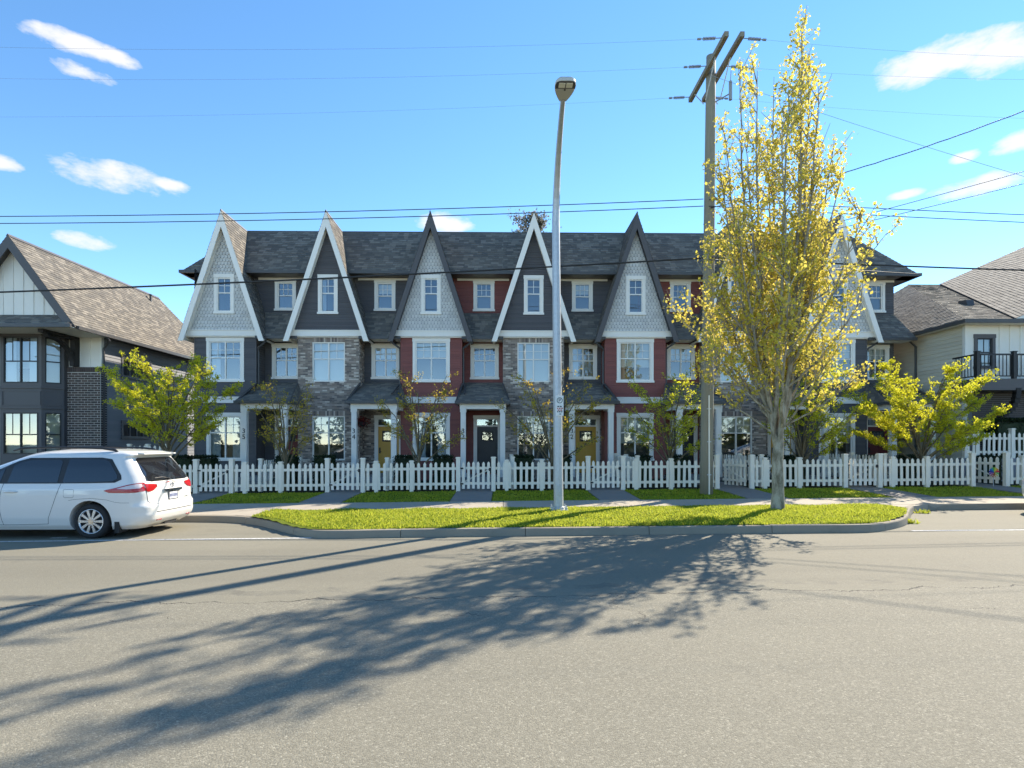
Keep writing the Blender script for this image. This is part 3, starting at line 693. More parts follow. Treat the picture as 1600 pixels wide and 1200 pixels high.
        pts = [Vector((s_*GHW, FY+.05, GZ0)), Vector((s_*GHW, RC+.05, GZ0)), Vector((s_*gable_rng(8.9)[1], RC+.05, 8.9)), Vector((s_*.12, RC+.06+(GZ1-8.9)*.55, GZ1-.12*(GZ1-GZ0)/GHW)), Vector((s_*.12, FY+.05, GZ1-.12*(GZ1-GZ0)/GHW))]
        mb = MB(); mb.prism([p-N*.003 for p in pts], -N*.10); mb.build('roof_deck', M[rake], rf)
        # barge board: outer edge on the roof line, lower end cut plumb
        wv = .29/abs(V.z)*1.0; hb = .225/V.z
        o1 = foot+V*(-.10); mb = MB()
        ow = Vector((-s_*.215, 0, 0))
        mb.prism([o1, peak, peak+Vector((0, 0, -.215*V.z/abs(V.x))), o1+ow], (0, .045, 0))
        mb.build('barge_board', M[rake], t)
        # frieze board up the gable wall
        iw = Vector((-s_*.10, 0, 0)); a = Vector((s_*gable_rng(6.46, .10)[1], gy-.03, 6.46)); b = Vector((0, gy-.03, GZ1-.10*(GZ1-GZ0)/GHW))
        mb = MB(); mb.prism([a, b, b+Vector((0, 0, -.10*(GZ1-GZ0)/GHW)), a+iw], (0, .028, 0)); mb.build('rake_frieze', M[rake], t)
    mb = MB(); mb.prism([(-.035, FY-.01, GZ1-.03), (.035, FY-.01, GZ1-.03), (0, FY-.01, GZ1+.06)], (0, 2.4, 0)); mb.build('ridge_cap', M['gutter'], t)
    mb = MB(); mb.box(-GHW+.12, GHW-.12, gy+.002, RC, 6.16, 6.198); mb.build('gable_soffit', M['white'], t)
    # ---- mansard with gutter; end houses close with a hip
    xl, xr = -BW, gx1; ey, ez, ty, tz = .2, 8.98, 2.07, 11.30; el_, er = xl, xr; tl, tr_ = xl, xr
    if i == 0: el_ = xl-.62; tl = el_+1.87
    if i == 6: er = xr+.62; tr_ = er-1.87
    roof_quad('mansard_roof', t, [(el_, ey, ez), (er, ey, ez), (tr_, ty, tz), (tl, ty, tz)], rs)
    mb = MB(); mb.box(el_, er, ey-.10, ey-.002, ez-.11, ez+.01); mb.box(el_, er, ey+.005, RC+.02, ez-.10, ez-.07)
    g_ = mb.build('gutter', M['gutter'], t)
    mb = MB(); mb.box(gx0-.25, gx1+.25 if i < 6 else gx1, RC-.05, RC-.027, ez-.2, ez-.105); mb.build('frieze_board', M['white' if gap != 'x' else gap], t)
    if i == 0:
        roof_quad('mansard_roof', t, [(el_, 11, ez), (el_, ey, ez), (tl, ty, tz), (tl, 9, tz)], rs)
        mb = MB(); mb.box(el_-.1, el_-.002, ey-.1, 11, ez-.11, ez+.01); mb.box(el_, xl+.02, ey+.01, 11, ez-.1, ez-.07); mb.build('gutter', M['gutter'], t)
    if i == 6:
        roof_quad('mansard_roof', t, [(er, ey, ez), (er, 11, ez), (tr_, 9, tz), (tr_, ty, tz)], rs)
        mb = MB(); mb.box(er+.002, er+.1, ey-.1, 11, ez-.11, ez+.01); mb.box(xr-.02, er, ey+.01, 11, ez-.1, ez-.07); mb.build('gutter', M['gutter'], t)
        cover(t, 'navy', (gx1, RC, 0), (0, 1, 0), (1, 0, 0), .2, 9.0, 0, 10.2, [], rs, 'end_wall')
    mb = MB(); mb.box(tl, tr_, ty-.03, 9.0, tz-.08, tz+.03); mb.build('roof_cap', M['gutter'], t)
    mb = MB(); mb.box(xl, xr, 10.9, 11.0, .1, 9.0); mb.build('rear_wall', M[gap if gap != 'brick' else 'navy'], t)
    # ---- porch
    pc = gc+.07; py = -1.4
    mb = MB(); mb.box(pc-1.0, pc+1.0, py-.15, RC, -.1, .46); porch = mb.build('porch_floor', M['porch'], t)
    mb = MB(); mb.box(pc-.6, pc+.6, py-.45, py-.152, -.1, .31); mb.build('step', M['porch'], porch)
    for k, s_ in enumerate((-1, 1)):
        mb = MB(); cx = pc+s_*.77; mb.box(cx-.10, cx+.10, py-.1, py+.1, .46, 3.12); mb.box(cx-.125, cx+.125, py-.125, py+.125, .461, .62); mb.box(cx-.12, cx+.12, py-.12, py+.12, 3.0, 3.118)
        post = mb.build('porch_post', M['white'], t)
        if k == 0:
            for q, ch in enumerate(str(num)):
                m = cached(('num', ch), lambda: text_mesh(ch, .26)); nb = ob('house_number', m, M['number'], post); nb.location = (cx, py-.108, 2.18-.23*q); nb.rotation_euler = (PI/2, 0, 0)
    mb = MB(); mb.box(pc-.90, pc+.90, py-.11, py+.11, 3.121, 3.36)
    for s_ in (-1, 1): mb.box(pc+s_*.80-.09, pc+s_*.80+.09, py+.112, 0.0 if s_ else 0, 3.123, 3.36)
    mb.build('porch_beam', M['white'], t)
    mb = MB(); mb.box(pc-.75, pc+.75, py, RC-.02, 3.2, 3.23); mb.build('porch_ceiling', M['white'], t)
    e0, e1, ez2 = pc-1.06, pc+1.06, 3.42; ty2 = RC-.02; tz2 = 4.40
    zf = ez2+(tz2-ez2)*(0+1.62)/(ty2+1.62)
    roof_quad('porch_roof', t, [(e0, -1.62, ez2), (e1, -1.62, ez2), (gx1-.0, ty2, tz2), (gx0+.0, ty2, tz2)], rs)
    for s_, xe in ((-1, e0), (1, e1)):
        xi = (gx0 if s_ < 0 else gx1)
        pts = [(xe, -.02, ez2), (xe, -1.62, ez2), (xi+(xe-xi)*.02, -.02, zf+.3), (xi, -.02, zf+.3)]
        if s_ < 0: roof_quad('porch_roof', t, [(xe, -.02, ez2), (xe, -1.62, ez2), (xi, -.02, zf+.22), (xi, -.02, zf+.22)], rs)
        else: roof_quad('porch_roof', t, [(xe, -1.62, ez2), (xe, -.02, ez2), (xi, -.02, zf+.22), (xi, -.02, zf+.22)], rs)
    mb = MB(); mb.box(e0-.02, e1+.02, -1.71, -1.622, ez2-.10, ez2+.012); mb.box(e0-.02, e0+.02, -1.62, -.03, ez2-.10, ez2-.003); mb.box(e1-.02, e1+.02, -1.62, -.03, ez2-.10, ez2-.003); mb.build('porch_gutter', M['gutter'], t)
    mb = MB(); mb.box(e0+.02, e1-.02, -1.6, -.03, 3.361, 3.40); mb.build('porch_soffit', M['white'], t)
    # ---- downspout
    left = i % 2 == 0
    xa = gx0+.06 if left else gx1-.06; xb = gx0+.42 if left else gx1-.42
    mb = MB(); mb.tube([(xb, -.10, 6.12), (xb, -.06, 6.0), (xa, .06, 5.74), (xa, .10, 5.6), (xa, .10, 4.25), (xa+(.1 if left else -.1), -.25, 4.05), (xa+(.12 if left else -.12), -1.0, 3.76)], .042, 6); mb.build('downspout', M['gutter'], t)
    return t
for i in range(7): townhouse(i)
# ------------------------------------------------------------------ house on the left: charcoal bay, dark brick piers, cream gable on curved timber brackets
rs = random.Random(7)
RX, RZ, RY, EX, EZ = -18.86, 9.72, 22.2, -16.35, 6.28
LX = 2*RX-EX
hl = thing('detached_house', 'house with cream board gable, charcoal bay window and dark brick piers', 'house', (RX, 24.3, 0))
L = lambda x, y, z: (x-RX, y-24.3, z)
WX = -16.78; FYW = 24.3
# side wall facing right
mb = MB(); Wh = [(1.35, 3.3, 4.75, 5.55), (1.35, 3.3, 2.05, 2.65)]
siding(mb, L(WX, FYW, 0), (0, 1, 0), (1, 0, 0), .2, 6.3, 0, 9.5, Wh, h=.15, lap=.018); side = mb.build('side_wall', M['greyside'], hl)
for hle in Wh: window(hl, L(WX, FYW+(hle[0]+hle[1])/2, hle[2]), hle[1]-hle[0], hle[3]-hle[2], 4, .5, 1, 1, 'charcoal', 'charcoal', rz=PI/2, lowbar=False, style=0)
# front wall: white boards above, brick piers below
mb = MB(); flatwall(mb, L(0, FYW, 0), (1, 0, 0), NORTH, 4.9, 6.3, -21.2, WX); 
for k in range(9): x = WX-.05-k*.42; mb.box(*(L(x-.035, 0, 0)[0], L(x+.035, 0, 0)[0]), -.03, .0, 4.9, 6.3)
mb.build('front_wall', M['board'], hl)
mb = MB(); mb.box(WX-.10-RX, WX+.03-RX, -.04, .12, 4.9, 6.3); mb.build('corner_board', M['board'], hl)
def pier(x0, x1, zt, ybk):
    mb = MB(); mb.box(x0-RX, x1-RX, -.12, ybk, .1, zt); p = mb.build('brick_pier', M['palemortar'], hl)
    bl, bh = .265, .098
    def bm():
        b = MB(); b.box(-bl/2+.007, bl/2-.007, -.02, .01, .007, bh-.007); return b.mesh('brick')
    def bmh(wd): 
        b = MB(); b.box(-wd/2+.02, wd/2-.02, -.02, .01, .010, bh-.010); return b.mesh('brick')
    for (p0, p1, z0, z1) in brick_list(x0, x1, .5, zt-.22, [], bl, bh, rs):
        wd = round(p1-p0, 2)
        m = cached(('lb', wd), lambda: bmh(wd)); o = ob('brick', m, M['brick1'], p); o.location = ((p0+p1)/2-RX, -.121-rs.random()*.006, z0)
    sb = MB(); fs_ = frame((x1-RX, -.13, 0), (0, 1, 0), (1, 0, 0))
    for (p0, p1, z0, z1) in brick_list(0, ybk+.12, .5, zt, [], bl, bh, rs): brick(sb, fs_, p0, p1, z0, z1, .018, .007)
    stuff(sb.build('side_brickwork', M['darkbrick'], p))
    n = int((x1-x0)/.088)
    for k in range(n):
        m = cached('soldier', lambda: (lambda b: (b.box(-.037, .037, -.028, .01, .007, .213), b.mesh('brick'))[1])(MB()))
        o = ob('brick', m, M['brick1'], p); o.location = (x0+(k+.5)*(x1-x0)/n-RX, -.121, zt-.22)
    return p
pier(-18.18, -16.72, 4.95, .25); pier(-21.9, -20.52, 4.95, .25)
# charcoal two storey canted bay
by0 = 23.5; bx0, bx1 = -20.25, -18.62; cx_ = .52
mb = MB()
pl = [L(bx0-cx_, FYW, 0), L(bx0-cx_, FYW-.28, 0), L(bx0, by0, 0), L(bx1, by0, 0), L(bx1+cx_, FYW-.28, 0), L(bx1+cx_, FYW, 0)]
def wallseg(mb, a, b, z0, z1, holes):
    a, b = Vector(a), Vector(b); U = (b-a).normalized(); flatwall(mb, a, U, (U.y, -U.x, 0), z0, z1, 0, (b-a).length, holes)
wf = bx1-bx0; H1 = (.11, wf-.13, 4.22, 6.08); H0 = (.11, wf-.13, 1.35, 3.02)
sl_ = (Vector(pl[4])-Vector(pl[3])).length
S1_, S0_ = (.12, sl_-.10, 4.22, 6.08), (.12, sl_-.10, 1.35, 3.02)
wallseg(mb, pl[2], pl[3], .2, 6.3, [H1, H0]); wallseg(mb, pl[3], pl[4], .2, 6.3, [S1_, S0_]); wallseg(mb, pl[1], pl[2], .2, 6.3, []); wallseg(mb, pl[4], pl[5], .2, 6.3, []); wallseg(mb, pl[0], pl[1], .2, 6.3, [])
bay_ = mb.build('bay_window_body', M['charcoal'], hl)
ang = math.atan2(pl[4][1]-pl[3][1], pl[4][0]-pl[3][0])
for k, (Hh, Ss) in enumerate(((H1, S1_), (H0, S0_))):
    window(hl, (pl[2][0]+(Hh[0]+Hh[1])/2, pl[2][1], Hh[2]), Hh[1]-Hh[0], Hh[3]-Hh[2], 2, .47, 2, 1, None, 'black', style=4 if k == 0 else 2, ft=.045)
    m_ = Vector(pl[3])+(Vector(pl[4])-Vector(pl[3])).normalized()*((Ss[0]+Ss[1])/2)
    window(hl, (m_.x, m_.y, Ss[2]), Ss[1]-Ss[0], Ss[3]-Ss[2], 1, .47, 1, 1, None, 'black', rz=ang, style=2, ft=.04)
for z0, z1, d in ((3.18, 3.27, .05), (4.0, 4.08, .05), (3.30, 3.33, .02), (3.88, 3.91, .02), (6.1, 6.25, .04)):
    q = [Vector(p) for p in pl]; out = []
    for p in q[1:5]: v_ = (p-Vector((pl[2][0]*.5+pl[3][0]*.5, 1.0, 0))); v_.z = 0; out.append(p+v_.normalized()*d)
    mb = MB(); mb.prism([p+Vector((0, 0, z0)) for p in [q[0]]+out+[q[5]]], (0, 0, z1-z0)); mb.build('bay_moulding', M['charcoal'], hl)
for a, b in ((pl[2], pl[3]), (pl[3], pl[4])):
    a, b = Vector(a), Vector(b); U = (b-a).normalized(); Nn = Vector((U.y, -U.x, 0)); LL = (b-a).length
    for s0, s1 in ((.03, .10), (LL-.10, LL-.03)):
        mb = MB(); mb.prism([a+U*s0+Vector((0, 0, 3.33)), a+U*s1+Vector((0, 0, 3.33)), a+U*s1+Vector((0, 0, 3.88)), a+U*s0+Vector((0, 0, 3.88))], Nn*.02); mb.build('bay_moulding', M['charcoal'], hl)
# overhanging gable
gy_ = 22.62-24.3; hw = EX-RX
def grng(z): k = hw*(RZ-z)/(RZ-EZ)-.12; return (-k, k)
mb = MB(); mb.poly([(grng(6.72)[0], gy_, 6.72), (grng(6.72)[1], gy_, 6.72), (0, gy_, RZ-.16)])
x = -2.1
while x < 2.15:
    zt = RZ-.16-abs(x)*(RZ-EZ)/hw-.1
    if zt > 6.8: mb.box(x-.025, x+.025, gy_-.025, gy_-.001, 6.72, zt)
    x += .39
mb.build('gable_wall', M['board'], hl)
for s_ in (-1, 1):
    V = Vector((-s_*hw, 0, RZ-EZ)); T = V.length; V.normalize(); N = Vector((s_*abs(V.z), 0, abs(V.x))); foot = Vector((s_*hw, RY-24.3, EZ)); Lr = 9.6
    mb = MB(); U = (0, 1, 0) if s_ > 0 else (0, -1, 0)
    rr = (lambda t: (0, Lr+(2.2*(1-t/T)))) if s_ > 0 else (lambda t: (-Lr-2.2*(1-t/T), 0))
    shingles(mb, foot, U, V, N, T, rr, rs=rs); rf = mb.build('roof', M['shingle'], hl); stuff(rf)
    pk = Vector((0, RY-24.3, RZ)); mb = MB(); mb.prism([p-N*.004 for p in (foot+Vector((0, .06, 0)), foot+Vector((0, Lr+2.2, 0)), pk+Vector((0, Lr, 0)), pk+Vector((0, .06, 0)))], -N*.12); mb.build('roof_deck', M['charcoal'], rf)
    mb = MB(); o1 = foot-V*.06; wv = .36; mb.prism([o1, pk, pk+Vector((0, 0, -wv*V.z/abs(V.x))), o1+Vector((-s_*wv, 0, 0))], (0, .05, 0)); mb.build('barge_board', M['charcoal'], hl)
    mb = MB(); mb.box(*sorted((s_*(hw+.003), s_*(hw+.11))), RY-24.3+.1, RY-24.3+Lr+2.2, EZ-.13, EZ+.0); mb.build('gutter', M['gutter'], hl)
    mb = MB(); mb.box(*sorted((s_*(hw-.02), s_*(abs(WX-RX)-.02))), RY-24.3+.1, RY-24.3+Lr+2, EZ-.08, EZ-.05); mb.build('soffit', M['charcoal'], hl)
roof_quad('roof', hl, [(hw, 9.7, EZ), (-hw, 9.7, EZ), (0, 7.5, RZ), (0, 7.5, RZ)], rs)
mb = MB(); mb.prism([(-.06, RY-24.3-.01, RZ-.04), (.06, RY-24.3-.01, RZ-.04), (0, RY-24.3-.01, RZ+.05)], (0, 9.62, 0)); mb.build('ridge_cap', M['gutter'], hl)
mb = MB(); mb.lathe([(.05, 0), (.05, .35), (.08, .36), (.08, .42)], (.35, 6.2, RZ-.55), 10); mb.build('roof_vent', M['gutter'], hl)
roof_quad('pent_roof', hl, [(-hw+.1, 22.05-24.3, 6.30), (hw-.1, 22.05-24.3, 6.30), (hw-.35, gy_-.01, 6.76), (-hw+.35, gy_-.01, 6.76)], rs)
mb = MB(); mb.box(-hw+.1, hw+.02, 21.95-24.3, 22.04-24.3, 6.17, 6.305); mb.build('gutter', M['gutter'], hl)
mb = MB(); mb.box(-hw+.05, hw-.05, 22.06-24.3, 0, 6.19, 6.22); mb.build('gable_soffit', M['board'], hl)
for xb in (-17.75, -20.9):
    mb = MB(); pts = []
    for k in range(11):
        a = PI/2*k/10; pts.append((xb-RX, -1.75+1.55*math.sin(a), 6.05-1.05*(1-math.cos(a))-.0))
    inner = [(x, y-.0, z) for x, y, z in pts]
    prof = [(p[1], p[2]) for p in pts]; outp = [(y+.10, z-.13) if k < 5 else (y-.14, z-.03) for k, (y, z) in enumerate(prof)]
    poly = [(xb-.09-RX, y, z) for y, z in prof]+[(xb-.09-RX, y, z) for y, z in reversed(outp)]
    for k in range(10):
        q = [poly[k], poly[k+1], poly[-k-2], poly[-k-1]]; mb.prism(q, (.18, 0, 0))
    mb.box(xb-.10-RX, xb+.10-RX, -1.95, -.02, 6.05, 6.18); mb.box(xb-.10-RX, xb+.10-RX, -.30, -.02, 4.96, 6.049)
    mb.build('timber_bracket', M['timber'], hl)
mb = MB(); mb.tube([(hw+.04, -.4, EZ-.1), (hw+.04, -.2, EZ-.25), (WX-RX+.06, .06, EZ-.55), (WX-RX+.06, .06, .3)], .045, 6); mb.build('downspout', M['gutter'], hl)
mb = MB(); mb.box(-4.5+.0, -2.08, .1, 9.4, .1, 6.25); mb.box(-2.09, WX-RX-.02, 9.3, 9.4, .1, 6.25); mb.build('rear_wall', M['greyside'], hl)
# ------------------------------------------------------------------ house on the right: cream siding, hip roofs, balcony
hr = thing('detached_house', 'cream sided house with hip roofs and black railed balcony over brick porch', 'house', (17.85, 22.0, 0))
L = lambda x, y, z: (x-17.85, y-22.0, z)
mb = MB(); siding(mb, L(17.85, 36, 0), (0, -1, 0), (-1, 0, 0), .2, 6.46, 0, 14, [], h=.16, lap=.02); mb.build('side_wall', M['cream'], hr)
mb = MB(); Wr = (.45, 1.05, 4.75, 5.85); flatwall(mb, L(17.85, 22, 0), (1, 0, 0), NORTH, 3.0, 6.46, 0, 14, [Wr])
for k in range(24):
    xx = .12+k*.41
    if not (Wr[0]-.15 < xx < Wr[1]+.15): mb.box(xx-.03, xx+.03, -.03, -.001, 3.0, 6.4)
mb.build('front_wall', M['board'], hr)
mb = MB(); mb.box(-.03, .12, -.04, .1, .2, 6.42); mb.build('corner_board', M['board'], hr)
window(hr, ((Wr[0]+Wr[1])/2, 0, Wr[2]), .6, 1.1, 1, .5, 2, 1, 'charcoal', 'black', style=2, ft=.04)
ap = Vector(L(22.3, 31.4, 10.5)); ec = Vector(L(17.46, 21.5, 6.46)); ap2 = Vector(L(24.4, 31.4, 10.5))
roof_quad('roof', hr, [tuple(Vector(L(17.46, 40, 6.46))), tuple(ec), tuple(ap), tuple(ap)], rs)
fe = Vector(L(30, 21.5, 6.46))
roof_quad('roof', hr, [tuple(ec), tuple(fe), tuple(Vector(L(30, 31.4, 10.5))), tuple(ap)], rs)
mb = MB(); mb.prism([L(22.3, 31.38, 10.46), L(22.3, 31.5, 10.46), L(22.3, 31.44, 10.54)], (7.7, 0, 0)); mb.build('ridge_cap', M['gutter'], hr)
V1 = L(19.35, 21.46, 6.50); V2 = L(24.0, 31.3, 10.54); T2 = L(30.5, 31.3, 13.4); E2 = L(26.2, 21.46, 9.30)
roof_quad('upper_roof', hr, [V2, V1, E2, T2], rs)
mb = MB(); mb.prism([Vector(E2)-Vector((0, 0, .0)), Vector(V1), Vector(V1)+Vector((6.9, 0, 0))], (0, .1, 0)); mb.build('upper_gable', M['board'], hr)
mb = MB(); mb.prism([Vector(T2), Vector(V2), Vector(V2)+Vector((8, 0, 0))], (0, .1, 0)); mb.build('upper_gable', M['board'], hr)
mb = MB(); mb.box(ec.x-.11, ec.x-.003, ec.y, 18, 6.33, 6.47); mb.build('gutter', M['gutter'], hr)
mb = MB(); mb.box(ec.x-.11, 12, ec.y-.11, ec.y-.003, 6.33, 6.47); mb.build('gutter', M['gutter'], hr)
mb = MB(); mb.box(ec.x, .02, ec.y, 18, 6.36, 6.39); mb.box(.021, 12, ec.y, .02, 6.36, 6.39); mb.build('soffit', M['board'], hr)
vq = ec*.42+ap*.0; 
for (a, b, c) in ((20.3, 24.9, 7.90), (24.9, 26.2, 10.2)):
    mb = MB(); x_, y_, z_ = L(a, b, c); mb.prism([(x_-.16, y_-.2, z_-.12), (x_+.16, y_-.2, z_-.12), (x_+.16, y_-.12, z_+.13), (x_-.16, y_-.12, z_+.13)], (0, .45, .05)); mb.build('roof_vent', M['gutter'], hr)
mb = MB(); mb.tube([(ec.x-.06, 2.6, 6.36), (ec.x+.0, 2.6, 6.25), (-.06, 2.6, 5.95), (-.06, 2.6, .3)], .05, 6); mb.build('downspout', M['gutter'], hr)
# balcony
BZ = P(1560, 592, 20.9)[1]; bx0 = P(1523, 580, 20.9)[0]-17.85
mb = MB(); mb.box(bx0, bx0+6, -1.2, -.02, BZ-.42, BZ); bal = mb.build('balcony', M['charcoal'], hr)
mb = MB(); mb.box(bx0, bx0+6, -1.19, -1.14, BZ+.86, BZ+.92); mb.box(bx0, bx0+6, -1.185, -1.145, BZ+.08, BZ+.12); mb.box(bx0+.01, bx0+.06, -1.13, -.03, BZ+.86, BZ+.92); mb.box(bx0+.015, bx0+.055, -1.13, -.03, BZ+.08, BZ+.12); mb.build('balcony_rail', M['black'], bal)
for k in range(4):
    mb = MB(); x_ = bx0+.04+k*1.36; mb.box(x_-.06, x_+.06, -1.23, -1.10, BZ+.001, BZ+.98); mb.box(x_-.08, x_+.08, -1.25, -1.08, BZ+.981, BZ+1.01); mb.build('balcony_post', M['black'], bal)
bm_ = MB(); bm_.box(-.011, .011, -.011, .011, .12, .86); bm_ = bm_.mesh('baluster')
for k in range(36):
    if k % 10 in (0,): continue
    o = ob('baluster', bm_, M['black'], bal); o.location = (bx0+.04+k*.136, -1.165, BZ)
for k in range(1, 8): o = ob('baluster', bm_, M['black'], bal); o.location = (bx0+.036, -1.165+k*.14, BZ)
mb = MB(); mb.box(.06, 10, -.25, -.02, .1, BZ-.43); wb = mb.build('brick_wall', M['greyside'], hr)
mb = MB(); f = frame((0, -.25, 0), (1, 0, 0), NORTH)
for (p, q, a, c) in brick_list(.06, 5, .2, BZ-.43, [], .22, .075, rs): brick(mb, f, p, q, a, c, .014)
stuff(mb.build('brickwork', M['darkbrick'], wb))
mb = MB(); poly_o = []
for k in range(9):
    a = PI/2*k/8; mb.box(1.0-.09, 1.0+.09, -.3-.85*math.sin(a)-.08, -.3-.85*math.sin(a)+.1, BZ-1.35+.85*(1-math.cos(a))-.06, BZ-1.35+.85*(1-math.cos(a))+.16)
mb.build('timber_bracket', M['timber'], hr)
mb = MB(); mb.box(2.1, 2.5, -.28, -.262, .5, 2.5); mb.build('porch_door_frame', M['white'], hr)
mb = MB(); mb.box(.1, 10, 12, 14, .1, 6.3); mb.build('rear_wall', M['cream'], hr)
# ------------------------------------------------------------------ picket fences and gates
def picket_mesh(h=.88, w=.088):
    mb = MB(); mb.prism([(-w/2, -.011, 0), (w/2, -.011, 0), (w/2, -.011, h-.055), (.014, -.011, h), (-.014, -.011, h), (-w/2, -.011, h-.055)], (0, .022, 0)); return mb.mesh('picket')
def post_mesh(h, w):
    mb = MB(); mb.box(-w/2, w/2, -w/2, w/2, -.15, h-.045); mb.box(-w/2-.018, w/2+.018, -w/2-.018, w/2+.018, h-.044, h-.018); mb.prism([(-w/2, -w/2, h-.0175), (w/2, -w/2, h-.0175), (w/2, w/2, h-.0175), (-w/2, w/2, h-.0175)], (0, 0, .0175)); return mb.mesh('post')
PK = picket_mesh(); LP = post_mesh(1.02, .12); GP = post_mesh(1.12, .135)
def run(root, x0, x1, rs, posts=(), z=0, sp=.181, ph=0.0, slope=0.0):
    """pickets and rails in the root's local x direction, pickets on the street side"""
    n = max(1, round((x1-x0)/sp)); d = (x1-x0)/n
    for k in range(n):
        o = ob('picket', PK, M['fence'], root); x = x0+d*(k+.5); o.location = (x+rs.uniform(-.006, .006), -.032, z+.07+slope*x+rs.uniform(-.008, .008)); o.rotation_euler = (rs.uniform(-.018, .018), rs.uniform(-.02, .02), rs.uniform(-.04, .04))
    for zz in (.20, .70):
        mb = MB(); mb.prism([(x0, -.02, z+zz+slope*x0), (x1, -.02, z+zz+slope*x1), (x1, -.02, z+zz+.085+slope*x1), (x0, -.02, z+zz+.085+slope*x0)], (0, .038, 0)); mb.build('rail', M['fence'], root)
    for x, m in posts:
        o = ob('post', m, M['fence'], root); o.location = (x, 0, z+slope*x); o.rotation_euler = (0, 0, rs.uniform(-.02, .02))
FY_ = 18.85
NAMES = ['35', '34', '33', '32', '31', '30', '29']
gates = [p+.03 for p in PATHX]
segs = [(-14.6, gates[0]-.575)]+[(gates[i]+.575, gates[i+1]-.575) for i in range(6)]+[(gates[6]+.575, gates[6]+4.2)]
FLAB = ['white picket fence running behind the parked minivan', 'white picket fence in front of the first brick bay past the minivan', 'white picket fence before the red bay with the thin branching tree', 'white picket fence passing behind the street lamp',
        'white picket fence passing behind the utility pole', 'white picket fence passing behind the street tree trunk', 'white picket fence under the full lime yellow tree', 'white picket fence beyond the rainbow spinner']
for k, (a, b) in enumerate(segs):
    r = random.Random(50+k); g0 = gz(a, FY_)
    t = thing('picket_fence', FLAB[k], 'fence', (a, FY_, g0), 0, 'front picket fences')
    W = b-a; ps = [(0, GP)] if k else []
    if k < 7: ps += [(W, GP)]
    if 0 < k < 7: ps += [(.43, LP), (1.58, LP)]
    elif k == 0: ps += [(1.0, LP), (3.0, LP)]
    else: ps += [(.55, LP), (2.4, LP)]
    run(t, .07, W-.07, r, ps, slope=SLOPE)
GL = ['closed picket gate just behind the back of the minivan', 'closed picket gate before the porch with the hanging basket', 'closed picket gate before the black door in red walls', 'closed picket gate between street lamp and utility pole',
      'open picket gate between utility pole and street tree', 'closed picket gate between street tree and full lime yellow tree', 'open picket gate beside the rainbow spinner']
for i, g in enumerate(gates):
    r = random.Random(90+i); op = i in (4, 6)
    if op: t = thing('picket_gate', GL[i], 'gate', (g+.47, FY_+.12, gz(g, FY_)), math.radians(180-62), 'picket gates')
    else: t = thing('picket_gate', GL[i], 'gate', (g-.505, FY_, gz(g, FY_)), 0, 'picket gates')
    run(t, .02, .99, r, (), z=.01, sp=.165, slope=0)
    mb = MB(); mb.prism([(.02, .019, .28), (.12, .019, .28), (.98, .019, .70), (.88, .019, .70)], (0, .03, 0)); mb.build('brace', M['fence'], t)
    mb = MB(); mb.box(.93, 1.0, -.06, -.044, .66, .76); mb.tube([(.97, -.06, .71), (.97, -.085, .71), (.90, -.085, .71)], .008, 6); mb.build('latch', M['black'], t)
    for zz in (.22, .72): mb = MB(); mb.box(-.04, .10, -.052, -.044, zz, zz+.05); mb.build('hinge', M['black'], t)
# dividers between the yards
DV = ['low divider fence running back from the sparse tree to the first brick bay', 'low divider fence running back to the red bay with thin tree', 'low divider fence running back to the brick bay behind the lamp', 'low divider fence running back to the red bay beside the utility pole', 'low divider fence running back to the brick bay behind the street tree', 'low divider fence running back to the navy end house']
for i in range(6):
    x = XG0+PITCH*(i+1)-BW+.32; r = random.Random(140+i)
    t = thing('divider_fence', DV[i], 'fence', (x, 23.4, gz(x, 21)), -PI/2, 'yard divider fences')
    run(t, 0, 3.9, r, [(0.06, LP), (2.0, LP), (3.84, LP)], sp=.19, z=.04)
# side yard fences
x0, x1 = P(200, 700, 22.6)[0], -13.05
t = thing('side_fence', 'white picket fence closing the gap beside the charcoal bay house', 'fence', (x0, 22.6, .74), 0); run(t, 0, x1-x0, random.Random(3), [(.06, LP), ((x1-x0)/2, LP), (x1-x0-.06, LP)])
mb = MB(); mb.box(x0-.2, x1, 22.45, 22.85, -.2, .76); w_ = mb.build('garden_wall', M['kerb'], None, bevel=.01); tag(w_, 'low concrete wall under the fence beside the charcoal bay house', 'wall')
x0, x1 = P(1508, 700, 21.0)[0], 22.0
t = thing('side_fence', 'white picket fence on the raised garden of the cream house', 'fence', (x0, 21.0, 1.22), 0); run(t, 0, x1-x0, random.Random(4), [(0.0, LP), (.42, LP), (1.75, GP), (3.5, LP)], sp=.19)
mb = MB(); mb.box(x0-.1, x1, 20.93, 21.25, -.2, 1.24); w_ = mb.build('garden_wall', M['greyside'], None, bevel=.01); tag(w_, 'dark retaining wall under the fence of the cream house', 'wall')
